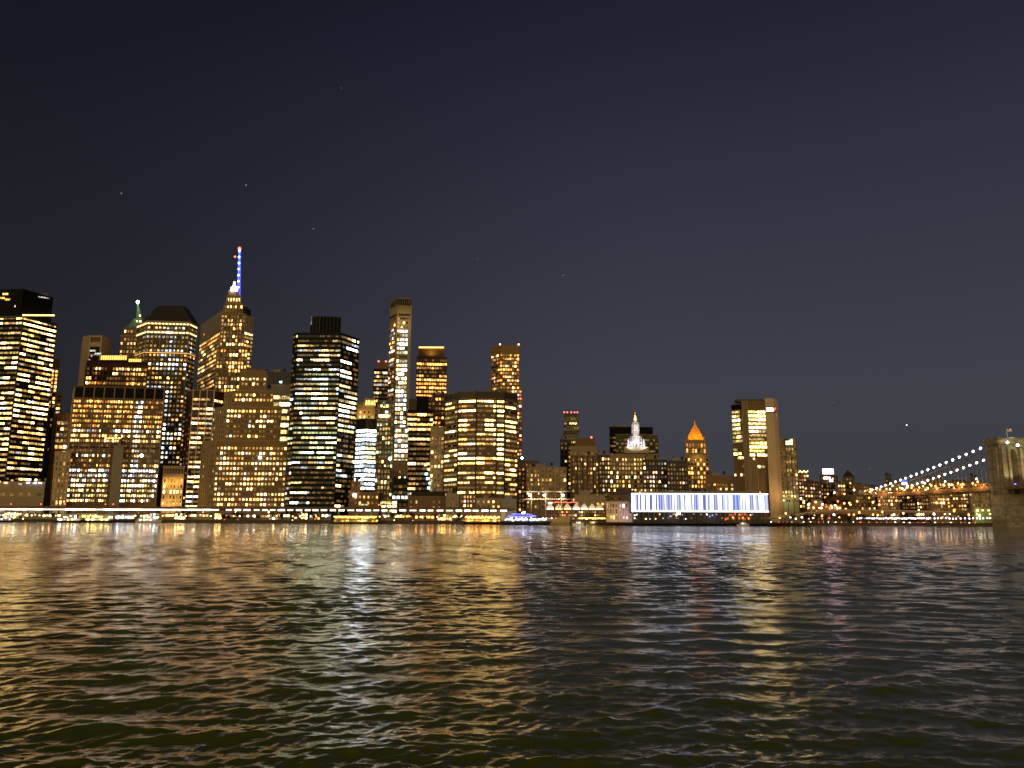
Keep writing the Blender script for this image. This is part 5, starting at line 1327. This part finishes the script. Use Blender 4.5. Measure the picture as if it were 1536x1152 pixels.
AMB, WHT, REDC, ORG = (1, .44, .09), (1, .90, .72), (1, .06, .03), (1, .33, .06)
LK = {}
for kind, nm, c, s in (('a', 'amber', AMB, 6), ('w', 'white', WHT, 9), ('r', 'red', REDC, 5), ('o', 'orange', ORG, 5)):
    for lvl, h, where in ((1, 8.5, 'on the quay under the ramps'), (2, 11.5, 'on the upper ramp behind the curved one'), (3, 9.5, 'on the bridge approach')):
        LK[kind, lvl] = [nm, c, s, h, '%s street lamp %s' % (nm, where), '%s lamps %s' % (nm, where), None]
LIST = [(1216, 740.6, 'w', 3), (1251, 739, 'w', 3), (1280.5, 735, 'w', 3), (1288, 740, 'w', 3), (1304, 738, 'a', 3), (1266, 741, 'a', 3), (1232, 741, 'a', 3), (1241, 741, 'a', 3),
        (1223, 753, 'a', 2), (1233, 756.5, 'w', 2), (1228.6, 762, 'w', 2), (1239, 760, 'r', 2), (1244.5, 764, 'r', 2), (1246, 758.6, 'a', 2), (1252, 758, 'w', 2), (1256, 752, 'r', 2), (1265.6, 755, 'a', 2), (1273.4, 754.7, 'a', 2), (1268, 763, 'a', 2), (1308.6, 753.5, 'a', 2), (1275, 757, 'a', 2), (1212, 757, 'w', 2), (1205, 752, 'a', 2), (1285, 752, 'o', 2), (1318, 757, 'a', 2),
        (1288, 768.7, 'a', 1), (1272.6, 772, 'o', 1), (1280, 772, 'o', 1), (1308.6, 772, 'a', 1), (1315.6, 772.6, 'a', 1), (1322.6, 768, 'o', 1), (1169, 777, 'a', 1), (1202, 776, 'w', 1), (1219, 777, 'w', 1), (1178, 770, 'a', 1), (1354, 770, 'a', 1), (1430, 766, 'a', 1), (1232, 774, 'o', 1), (1243, 777, 'r', 1), (1250, 772, 'w', 1), (1258, 776, 'a', 1), (1185, 776, 'w', 1), (1193, 778, 'w', 1), (1212, 778, 'a', 1), (1340, 772, 'w', 1), (1375, 772, 'a', 1), (1400, 771, 'w', 1), (1452, 772, 'a', 1), (1468, 773, 'w', 1)]
for (px, py, k, lvl) in LIST:
    d = LK[k, lvl]
    Y = {1: 838, 2: 948}.get(lvl) or 456 * F / (px - CX)
    p = P(px, py, Y)
    if d[6] is None: d[6] = make_lamp(k, d[1], d[2], d[3], 1.15 if lvl > 1 else .95, d[4], d[5]); o = d[6]
    else: o = copy_tree(d[6])
    o.location = (p.x, Y, p.z)
    if lvl == 1: o.scale = (1, 1, max(.4, (p.z - GZ) / d[3]))
    if lvl == 2: o.scale = (1, 1, max(.2, (p.z - 14.2) / d[3]))
for (px, py, c, w, Y) in ((1173, 741, AMB, 2500, 990), (1190, 742, AMB, 2500, 1000), (1240, 752, ORG, 5000, 935), (1275, 752, AMB, 5000, 935), (1310, 752, AMB, 4000, 930), (1354, 752, AMB, 4000, 930), (1400, 752, AMB, 3000, 930), (1440, 752, AMB, 4000, 930), (1475, 750, AMB, 3000, 925)):
    p = P(px, py, Y); lamp_light('street_light', (p.x, Y, p.z), (c[0], c[1] * .6 + .28, c[2] * .6 + .16), w * 3, .5)
ql = {}  # lamp posts added at random spacing to brighten the dark quay
random.seed(17); px = -6; i = 0
while px < 800:
    kind, nm, c = random.choice((('w', 'white', WHT), ('w', 'white', WHT), ('a', 'amber', AMB), ('c', 'warm', (1, .68, .34))))
    if kind not in ql: ql[kind] = make_lamp('quay_' + kind, c, 6, 4.6, .72, '%s lamp post at the water edge of the left quay' % nm, '%s lamp posts along the left quay' % nm); o = ql[kind]
    else: o = copy_tree(ql[kind])
    x = XZ(px, 880, 8); o.location = (x, ysh(x) + 1.6, GZ + 4.6); px += random.uniform(8, 26)
# row of low lamps on the esplanade near the bridge
mb = MB(); mb.tube((0, 0, -1.6), (0, 0, -.2), .14, .12, STEEL, 6)
bol = empty('bollard_lamp', (0, 0, 0), 'short white bollard lamp in the bright quay row left of bridge pier', 'bollard lamp', 'white bollard lamps on the quay'); k1 = mb.build('post', bol)
mb = MB(); mb.ball((0, 0, .2), .75, lamp_mat('bollard_white', (1, .86, .95), 5), 8, 5); k2 = mb.build('globe', bol); remember(bol, k1, k2)
random.seed(6)
px = 1286; first = True
while px < 1492:
    o = bol if first else copy_tree(bol); first = False
    p = P(px, 777.8 + random.uniform(-.5, .5), 826); o.location = (p.x, 826, p.z); o.scale = (1, 1, 1) if px < 1395 else (.95, .95, 1)
    px += random.uniform(2.6, 4.2) if px < 1395 else random.uniform(4, 7)
for px in (1300, 1330, 1360, 1390): lamp_light('quay_light', (P(px, 777, 822).x, 822, 9), (1, .75, .95), 1800, .5)
# cars with lights on the right quay
cars2 = make_car('moving_car', W_GREY, 'grey car driving on the right quay road with lights on', 'cars on the right quay road'); random.seed(8)
for i in range(26):
    o = cars2 if i == 0 else copy_tree(cars2)
    px = 1158 + i * 12.4; p = P(px, 780, 842); o.location = (p.x, 840 + random.choice((0, 4, 8)), GZ); o.rotation_euler = (0, 0, random.choice((0, math.pi)) + random.uniform(-.5, .5))
# ------------------------------------------------------------------ suspension bridge
XL, XR, YA, YB = 452.0, 495.0, 731.0, 749.0
C1, C2 = 456.5, 489.0
br = empty('suspension_bridge', ((XL + XR) / 2, 740, 0), 'granite and steel suspension bridge with arched stone tower and lamp-lit cables', 'bridge')
zt = P(1484, 658.5, 748).z; zc_ = zt - 5
zd0, zd1 = 34.4, 39.0
tw = MB()
tw.box(XL - 1.5, XR + 1.5, YA - 1.5, YB + 1.5, -6, 8, GRANITE); tw.box(XL - .7, XR + .7, YA - .7, YB + .7, 8.02, 30, GRANITE)
pw = 9.6; ow = (XR - XL - 3 * pw) / 2
xs = [XL + i * (pw + ow) for i in range(3)]
for x in xs:
    tw.box(x, x + pw, YA, YB, 30.02, zt - 6, GRANITE)
    for dx in (.9, pw - 3.1): tw.box(x + dx, x + dx + 2.2, YA - 2.4, YA - .01, 30.03, zt - 9, GRANITE)
    tw.box(x - .03, x - .01, YA + 1, YA + 2, 30, 31, GRANITE)
for yb_ in ((YA + 2.2, YA + 6.2), (YB - 6.2, YB - 2.2)): tw.box(XL - 2.0, XL - .01, yb_[0], yb_[1], 30.03, zt - 9, GRANITE)
zs_, za_ = 58, 72
for k in range(2):
    xa_, xb_ = xs[k] + pw, xs[k + 1]; xm = (xa_ + xb_) / 2; w = (xb_ - xa_) / 2
    N = 8
    arcL = [(xa_ + w * (1 - math.cos(t)) , zs_ + (za_ - zs_) * math.sin(t) ** .9) for t in [math.pi / 2 * i / N for i in range(N + 1)]]
    for (pA, pB) in zip(arcL, arcL[1:]):
        tw.extr_y([pA, pB, (pB[0], zt - 6), (pA[0], zt - 6)], YA + .6, YB - .6, GRANITE)
        tw.extr_y([(2 * xm - pB[0], pB[1]), (2 * xm - pA[0], pA[1]), (2 * xm - pA[0], zt - 6), (2 * xm - pB[0], zt - 6)], YA + .6, YB - .6, GRANITE)
tw.box(XL - 2.1, XR + 2.1, YA - 2.5, YB + 2.1, zt - 5.98, zt - 3, GRANITE); tw.box(XL - 2.9, XR + 2.9, YA - 3.3, YB + 2.9, zt - 2.98, zt - 1.6, GRANITE); tw.box(XL - .4, XR + .4, YA - .6, YB + .4, zt - 1.58, zt, GRANITE)
tw.build('stone_tower', br)
DK = solid('bridge_deck_steel', (.24, .17, .10), .6)
mb = MB(); mb.box(C1 - 4, C2 + 4, 250, YA - 1.6, zd0 + 1.5, zd1 - .8, DK)
for k in range(2):
    xa_, xb_ = xs[k] + pw + .3, xs[k + 1] - .3; mb.box(xa_, xb_, YA - 1.59, YB + 1.59, zd0 + 1.5, zd1 - .8, DK)
mb.box(C1 - 4, C2 + 4, YB + 1.6, 1040, zd0 + 1.5, zd1 - .8, DK); mb.build('roadway', br)
for X in (C1 - 4.2, C2 + 4.2):
    for (ya, yb_) in ((250, YA - 2), (YB + 2, 1040)):
        mb = MB(); n = int((yb_ - ya) / 9)
        mb.box(X - .25, X + .25, ya, yb_, zd1 + 1.2, zd1 + 1.8, DK); mb.box(X - .25, X + .25, ya, yb_, zd0, zd0 + 1.0, DK)
        for i in range(n + 1):
            y = ya + (yb_ - ya) * i / n; mb.box(X - .15, X + .15, y - .2, y + .2, zd0 + 1.02, zd1 + 1.18, DK)
            if i < n: mb.tube((X, y, zd0 + .8), (X, y + (yb_ - ya) / n, zd1 + 1.3), .14, .14, DK, 4)
        mb.build('truss', br)


def zcab(Y):
    if Y >= YB:
        f = (Y - YB) / 246; return zc_ - 33.5 * f - 6 * f * (1 - f)
    f = (YA - Y) / 486; return zc_ - 4 * (zc_ - 43) * f * (1 - f)


for X in (C1, C1 + 11, C2 - 11, C2):
    for (ya, yb_, n) in ((YB - 9, 1020, 30), (250, YA + 9, 44)):
        pts = [(X, ya + (yb_ - ya) * i / n, zcab(ya + (yb_ - ya) * i / n) if not YA < ya + (yb_ - ya) * i / n < YB else zc_ + .2) for i in range(n + 1)]
        mb = MB(); mb.path(pts, .42, W_GREY, 6); mb.build('main_cable', br)
for X in (C1, C2):
    for i in range(36):
        Y = YB + 6 + i * 7; z_ = zcab(Y)
        if z_ > zd1 + 3: mb = MB(); mb.tube((X, Y, zd1 + 1), (X, Y, z_), .13, .13, W_GREY, 4, False); mb.build('suspender', br)
# anchorage and masonry approach on land
ap = empty('bridge_approach', (C1 + 16, 1200, GZ), 'masonry bridge approach leading the roadway into the city', 'viaduct')
ARN = 14; mb = MB(); AW = W_BRICK
mb.box(C1 - 5, C2 + 5, 1040.1, 1062, GZ, zd1, GRANITE); mb.build('anchorage', ap)
mb = MB()
for i in range(ARN):
    y = 1064 + i * 34; mb.box(C1 - 4, C2 + 4, y, y + 9, GZ, zd1 - 6 - i * .5, AW)
mb.build('pier_row', ap)
mb = MB(); vs = [(C1 - 4, 1062.1, zd1 - 6), (C2 + 4, 1062.1, zd1 - 6), (C2 + 4, 1560, zd1 - 13), (C1 - 4, 1560, zd1 - 13), (C1 - 4, 1062.1, zd1), (C2 + 4, 1062.1, zd1), (C2 + 4, 1560, zd1 - 7), (C1 - 4, 1560, zd1 - 7)]
mb.add(vs, [(0, 1, 5, 4), (1, 2, 6, 5), (2, 3, 7, 6), (3, 0, 4, 7), (4, 5, 6, 7), (3, 2, 1, 0)], solid('approach_stone', (.26, .19, .11), .85)); mb.build('deck', ap)

# lamps on the cables
neck = make_lamp('neck', (.95, .97, 1), 11, .6, 1.15, 'white lamp on the nearer side-span bridge cable', 'white lamps on the nearer bridge cable'); neck.name = 'cable_lamp'
KIDS['cable_lamp'] = KIDS.pop('street_lamp') if 'street_lamp' in KIDS and KIDS['street_lamp'][0].parent == neck else KIDS.get(neck.name, [c for c in neck.children])
KIDS[neck.name] = list(neck.children)
neck['category'] = 'cable lamp'
for X, Y0, lab, g in ((C1, 756, None, None), (C2, 757, 'white lamp on the farther side-span bridge cable', 'white lamps on the farther bridge cable')):
    for i in range(21 if X == C1 else 20):
        o = neck if (i == 0 and X == C1) else copy_tree(neck)
        Y = Y0 + i * 12.6; o.location = (X, Y, zcab(Y) + .9)
        if lab: o['label'] = lab; o['group'] = g
amb = make_lamp('neck_amber', (1, .5, .2), 9, .6, .72, 'single amber lamp among the white ones on nearer cable', None); amb.name = 'cable_lamp'; amb['category'] = 'cable lamp'
amb.location = (C1, 756 + 2.5 * 12.6 + 6, zcab(756 + 2.5 * 12.6 + 6) + .9)
for i, (X, Y) in enumerate(((C1, 726), (C1, 712), (C2, 720))):
    o = copy_tree(neck); o.location = (X, Y, zcab(Y) + .9); o['label'] = 'white lamp on a main-span cable right of the bridge tower'; o['group'] = 'white lamps right of the bridge tower'
# deck lamps and cars
dl = make_lamp('deck', (1, .93, .85), 11, 6.5, .8, 'white lamp post on the bridge deck', 'white lamp posts on the bridge deck'); first = True
dl.name = 'deck_lamp'; KIDS[dl.name] = list(dl.children)
for px in (1387.4, 1418, 1465.5):
    Y = C1 * F / (px - CX); o = dl if first else copy_tree(dl); first = False; o.location = (C1 - 3.4, Y, zd1 + 7)
da = make_lamp('deck_amber', AMB, 6, 4, 1.0, 'amber lamp post on the bridge deck', 'amber lamp posts on the bridge deck'); da.name = 'deck_lamp'; KIDS[da.name] = list(da.children); first = True
for i in range(30):
    Y = 764 + i * 8.6; o = da if first else copy_tree(da); first = False; o.location = (C1 - 3.4 if i % 3 else C2 + 2, Y, zd1 + 3 + (i % 2)); o.scale = (.8, .8, 1)
bc = make_car('bridge_car', W_GREY, 'grey car with lights on crossing the bridge', 'cars crossing the bridge'); random.seed(13)
for i in range(22):
    o = bc if i == 0 else copy_tree(bc); o.location = (C1 + random.choice((0, 4, 22, 27)), 760 + i * 12 + random.uniform(-4, 4), zd1 - .8); o.rotation_euler = (0, 0, math.pi / 2 * random.choice((1, -1)))
for i in range(7):
    lamp_light('deck_light', (C1 - 12, 765 + i * 40, zd1 + 5), (1, .46, .13), 20000, .6, aim=(C1, 765 + i * 40, zd1 - 1))
for (x, y, z, w, c) in ((458, 718, 43, 7000, (1, .78, .36)), (476, 712, 43, 9000, (1, .78, .35)), (474, 712, 62, 5000, (.85, 1, .5)), (484, 720, 42, 3500, (1, .45, .15))): lamp_light('tower_floodlight', (x, y, z), c, w * 1.25, .6, aim=(x + 2, 735, z + 22), spot=100)
lamp_light('tower_floodlight', (400, 752, 10), (1, .84, .58), 15000, .6, aim=(452, 742, 50), spot=90)
mb = MB(); p = P(1523, 727, 722); mb.ball((p.x, 722, p.z), .9, lamp_mat('blue_lamp', (.12, .10, 1), 12)); mb.tube((p.x, 722, zd1 - .8), (p.x, 722, p.z), .1, .1, STEEL)
tag(mb.build('blue_lamp'), 'blue lamp on the bridge deck at the tower foot', 'lamp')
mb = MB(); p = P(1356.5, 724, C1 * F / (1356.5 - CX)); mb.box(p.x - 3, p.x + 3, p.y - .4, p.y, p.z - 2.4, p.z + .2, lamp_mat('panel_white', (.6, .8, 1), 5)); mb.box(p.x - 3, p.x + 3, p.y - .4, p.y, p.z + .25, p.z + 2.6, lamp_mat('panel_blue', (.01, .05, 1), 2.2)); mb.box(p.x - .15, p.x + .15, p.y + .01, p.y + .3, zd1 - .8, p.z, STEEL)
tag(mb.build('gantry_sign'), 'blue and white lit gantry sign over the bridge deck', 'sign')
# flag on the tower
fx = XZ(1511, 738, zt + 3)
fl = empty('flag', (fx, 738, zt), 'striped flag flying on a pole atop the stone bridge tower', 'flag')
mb = MB(); mb.box(fx - .8, fx + .8, 737.2, 738.8, zt + .01, zt + 1, GRANITE); mb.tube((fx, 738, zt + 1), (fx, 738, zt + 9.6), .16, .1, WHITEP); mb.build('pole', fl)
mb = MB(); RED_, WH_, BL_ = solid('flag_red', (.45, .03, .04), .8), solid('flag_white', (.75, .74, .70), .8), solid('flag_blue', (.03, .04, .2), .8)
nx_, nz_ = 10, 13; W_, H_ = 4.6, 3.0
fp = lambda i, j: (fx + .15 + W_ * i / nx_, 738 + .45 * math.sin(i * .9) * i / nx_, zt + 9.3 - H_ * j / nz_ - .6 * (i / nx_) ** 2)
for i in range(nx_):
    for j in range(nz_):
        mt = BL_ if (i < 4 and j < 7) else (RED_ if j % 2 == 0 else WH_)
        mb.add([fp(i, j), fp(i + 1, j), fp(i + 1, j + 1), fp(i, j + 1)], [(0, 1, 2, 3)], mt)
mb.build('cloth', fl)
lamp_light('flag_light', (fx - 1, 729, zt + 3), (.9, 1, .6), 2500, .4)

# ------------------------------------------------------------------ aircraft in the sky
p = P(1360, 637.5, 1500)
ac = empty('helicopter', (p.x, 1500, p.z), 'tiny helicopter with a white light above the bridge cables', 'helicopter')
mb = MB(); mb.tube((p.x - 2, 1500, p.z + .6), (p.x + 2, 1500, p.z + .6), 1.0, .8, W_DARK, 8); mb.tube((p.x + 2, 1500, p.z + .8), (p.x + 7, 1500, p.z + 1.1), .35, .15, W_DARK, 6); mb.box(p.x + 6.6, p.x + 7.2, 1499.9, 1500.1, p.z + .8, p.z + 2.4, W_DARK); mb.build('body', ac)
mb = MB(); mb.box(p.x - 5, p.x + 5, 1499.8, 1500.2, p.z + 2, p.z + 2.1, W_DARK); mb.tube((p.x, 1500, p.z + 1.5), (p.x, 1500, p.z + 2.1), .15, .15, W_DARK); mb.build('rotor', ac)
mb = MB(); mb.ball((p.x - .6, 1498.6, p.z - .2), 1.1, lamp_mat('aircraft_white', (1, 1, 1), 3)); mb.build('light', ac)

# ------------------------------------------------------------------ water
rng = np.random.default_rng(12)
r0, r1 = 8.0, 1500.0
rad = [r0]
while rad[-1] < r1: rad.append(rad[-1] * (1.0032 if rad[-1] < 860 else 1.02))
rad = np.array(rad); ang = np.linspace(R(-64), R(64), 860)
RR, AA = np.meshgrid(rad.astype(np.float32), ang.astype(np.float32), indexing='ij')
X = (RR * np.sin(AA)).astype(np.float32); Yw = (RR * np.cos(AA)).astype(np.float32)
dr = RR * .0032; H = np.zeros_like(X); DX = np.zeros_like(X); DY = np.zeros_like(X)
waves = []
for k in range(100):
    lam = .20 * (22.0 ** (k / 99.0)); th = rng.normal(-math.pi / 2 + .12, .88 if k < 65 else .5)
    st = .030 if lam < 1.3 else .018
    amp = st * lam / (2 * math.pi) * 1.0
    waves.append((lam, th, amp, rng.uniform(0, 6.28)))
# slow patches of rougher and smoother water
patch = .5 + .5 * np.sin(X / 13 + 1.3 * np.sin(Yw / 21 + .4)) * np.sin(Yw / 17 + 1.7 * np.sin(X / 29 + 1))
for lam, th, amp, ph in waves:
    kk = 2 * math.pi / lam; cx, sx = math.cos(th), math.sin(th)
    fade = np.clip((lam / dr - 2.5) / 3.0, 0, 1)
    a = amp * fade * ((.42 + 1.05 * patch) if lam < 3 else 1.25)
    arg = kk * (X * cx + Yw * sx) + ph
    s_, c_ = np.sin(arg), np.cos(arg)
    H += a * c_; DX -= .85 * a * cx * s_; DY -= .85 * a * sx * s_
nr, na = X.shape
co = np.stack([X + DX, Yw + DY, H], -1).reshape(-1, 3).astype(np.float32)
ii = np.arange(nr * na, dtype=np.int32).reshape(nr, na)
quads = np.stack([ii[:-1, :-1], ii[:-1, 1:], ii[1:, 1:], ii[1:, :-1]], -1).reshape(-1, 4)[:, ::-1]
me = bpy.data.meshes.new('water'); nq = len(quads)
me.vertices.add(nr * na); me.vertices.foreach_set('co', co.ravel())
me.loops.add(nq * 4); me.loops.foreach_set('vertex_index', quads.ravel().astype(np.int32))
me.polygons.add(nq); me.polygons.foreach_set('loop_start', np.arange(0, nq * 4, 4, dtype=np.int32)); me.polygons.foreach_set('use_smooth', np.ones(nq, dtype=bool))
me.update(); me.validate()
mt, nt, bs = nodes('river_water')
bs.inputs['Base Color'].default_value = (.085, .115, .006, 1); bs.inputs['Roughness'].default_value = .05; bs.inputs['IOR'].default_value = 1.36
geo = nt.nodes.new('ShaderNodeNewGeometry')
mp = nt.nodes.new('ShaderNodeMapping'); mp.inputs['Scale'].default_value = (.75, 1.5, 1)
n1 = nt.nodes.new('ShaderNodeTexNoise'); n1.inputs['Scale'].default_value = .9; n1.inputs['Detail'].default_value = 6; n1.inputs['Roughness'].default_value = .6
bp = nt.nodes.new('ShaderNodeBump'); bp.inputs['Strength'].default_value = 1.0; bp.inputs['Distance'].default_value = .05
nt.links.new(geo.outputs['Position'], mp.inputs[0]); nt.links.new(mp.outputs[0], n1.inputs['Vector']); ln = nt.nodes.new('ShaderNodeVectorMath'); ln.operation = 'LENGTH'; nt.links.new(geo.outputs['Position'], ln.inputs[0])
far = nt.nodes.new('ShaderNodeMapRange'); far.inputs[1].default_value = 40; far.inputs[2].default_value = 400; far.inputs[3].default_value = .03; far.inputs[4].default_value = .16
nt.links.new(ln.outputs['Value'], far.inputs[0])
mp2 = nt.nodes.new('ShaderNodeMapping'); mp2.inputs['Scale'].default_value = (.012, .05, 1); nt.links.new(geo.outputs['Position'], mp2.inputs[0])
n3 = nt.nodes.new('ShaderNodeTexNoise'); n3.inputs['Scale'].default_value = 1; n3.inputs['Detail'].default_value = 4; nt.links.new(mp2.outputs[0], n3.inputs['Vector'])
gust = nt.nodes.new('ShaderNodeMapRange'); gust.inputs[1].default_value = .35; gust.inputs[2].default_value = .65; gust.inputs[3].default_value = .35; gust.inputs[4].default_value = 1.8; nt.links.new(n3.outputs[0], gust.inputs[0])
gm = nt.nodes.new('ShaderNodeMath'); gm.operation = 'MULTIPLY'; nt.links.new(far.outputs[0], gm.inputs[0]); nt.links.new(gust.outputs[0], gm.inputs[1]); nt.links.new(gm.outputs[0], bp.inputs['Distance'])
n2 = nt.nodes.new('ShaderNodeTexNoise'); n2.inputs['Scale'].default_value = 7; n2.inputs['Detail'].default_value = 3; nt.links.new(mp.outputs[0], n2.inputs['Vector'])
nm_ = nt.nodes.new('ShaderNodeMath'); nm_.operation = 'MULTIPLY_ADD'; nm_.inputs[1].default_value = .22; nt.links.new(n2.outputs[0], nm_.inputs[0]); nt.links.new(n1.outputs[0], nm_.inputs[2])
nt.links.new(nm_.outputs[0], bp.inputs['Height']); nt.links.new(bp.outputs[0], bs.inputs['Normal'])
me.materials.append(mt)
wo = bpy.data.objects.new('water', me); COL.objects.link(wo); tag(wo, kind='structure')

# ------------------------------------------------------------------ night sky, warm glow behind the camera, added facade fill
w = bpy.data.worlds.new('World'); scene.world = w; w.use_nodes = True
nt = w.node_tree; bg = nt.nodes['Background']
tc = nt.nodes.new('ShaderNodeTexCoord'); sp = nt.nodes.new('ShaderNodeSeparateXYZ'); nt.links.new(tc.outputs['Generated'], sp.inputs[0])


def ramp(src, stops):
    r = nt.nodes.new('ShaderNodeValToRGB'); e = r.color_ramp.elements
    while len(e) < len(stops): e.new(.5)
    for el, (p_, c) in zip(e, stops): el.position = p_; el.color = (*c, 1)
    nt.links.new(src, r.inputs[0]); return r


el = nt.nodes.new('ShaderNodeMapRange'); el.inputs[1].default_value = -.1; el.inputs[2].default_value = .7; nt.links.new(sp.outputs['Z'], el.inputs[0])
front = ramp(el.outputs[0], [(0, (.046, .048, .050)), (.13, (.048, .0515, .057)), (.33, (.050, .050, .067)), (.55, (.036, .036, .056)), (.80, (.017, .018, .033)), (1, (.006, .006, .012))])
az = nt.nodes.new('ShaderNodeMapRange'); az.interpolation_type = 'SMOOTHSTEP'; az.inputs[1].default_value = -.62; az.inputs[2].default_value = .22; az.inputs[3].default_value = .36; az.inputs[4].default_value = 1.0
nt.links.new(sp.outputs['X'], az.inputs[0])
fm = nt.nodes.new('ShaderNodeVectorMath'); fm.operation = 'SCALE'; nt.links.new(front.outputs[0], fm.inputs[0]); nt.links.new(az.outputs[0], fm.inputs['Scale'])
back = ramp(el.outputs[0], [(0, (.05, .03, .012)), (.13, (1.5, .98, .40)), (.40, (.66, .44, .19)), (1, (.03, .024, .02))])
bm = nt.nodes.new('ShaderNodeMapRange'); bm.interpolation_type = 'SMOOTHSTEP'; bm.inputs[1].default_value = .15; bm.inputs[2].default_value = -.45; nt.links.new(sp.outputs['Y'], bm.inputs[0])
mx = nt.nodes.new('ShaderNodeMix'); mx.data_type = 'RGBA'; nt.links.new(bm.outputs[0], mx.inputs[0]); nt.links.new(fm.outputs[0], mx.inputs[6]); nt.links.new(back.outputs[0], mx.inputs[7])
sky = nt.nodes.new('ShaderNodeTexSky'); sky.sky_type = 'NISHITA'; sky.sun_disc = False; sky.sun_elevation = R(-6); sky.sun_rotation = R(-60)
sk = nt.nodes.new('ShaderNodeVectorMath'); sk.operation = 'SCALE'; sk.inputs['Scale'].default_value = .02; nt.links.new(sky.outputs[0], sk.inputs[0])
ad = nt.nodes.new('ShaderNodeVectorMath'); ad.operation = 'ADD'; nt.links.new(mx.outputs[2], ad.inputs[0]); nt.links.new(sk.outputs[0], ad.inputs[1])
last = ad.outputs[0]
for (px, py, s_) in ((182, 290, .5), (369, 277.5, .55), (470, 343, .35), (845, 413, .3), (512, 132, .12), (716, 388, .12), (1250, 604, .1), (1305, 703, .15)):
    d = (_f + _r * ((px - CX) / F) - _u * ((py - CY) / F)).normalized()
    ds = nt.nodes.new('ShaderNodeVectorMath'); ds.operation = 'DISTANCE'; ds.inputs[1].default_value = d; nt.links.new(tc.outputs['Generated'], ds.inputs[0])
    st = nt.nodes.new('ShaderNodeMapRange'); st.inputs[1].default_value = .0004; st.inputs[2].default_value = .0012; st.inputs[3].default_value = s_ * .4; st.inputs[4].default_value = 0; nt.links.new(ds.outputs['Value'], st.inputs[0])
    a2 = nt.nodes.new('ShaderNodeVectorMath'); a2.operation = 'ADD'; nt.links.new(last, a2.inputs[0]); nt.links.new(st.outputs[0], a2.inputs[1]); last = a2.outputs[0]
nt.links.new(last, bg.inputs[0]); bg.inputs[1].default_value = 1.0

sd = bpy.data.lights.new('sun', 'SUN'); sd.energy = .22; sd.angle = R(10); sd.color = (1, .78, .48)  # added fill standing in for city light from behind the camera
so = bpy.data.objects.new('sun', sd); COL.objects.link(so); so.rotation_euler = Vector((.45, 1, -.35)).to_track_quat('-Z', 'Y').to_euler()

# ------------------------------------------------------------------ render settings
scene.view_settings.view_transform = 'Standard'; scene.view_settings.look = 'None'; scene.view_settings.exposure = 0; scene.view_settings.gamma = 1
scene.view_settings.use_curve_mapping = False
scene.render.engine = 'CYCLES'
cy = scene.cycles
cy.filter_width = 1.6; cy.max_bounces = 5; cy.diffuse_bounces = 2; cy.glossy_bounces = 4; cy.transmission_bounces = 2
cy.use_denoising = True; cy.use_adaptive_sampling = True; cy.adaptive_threshold = .01
cy.sample_clamp_indirect = 8; cy.sample_clamp_direct = 0; cy.use_light_tree = True
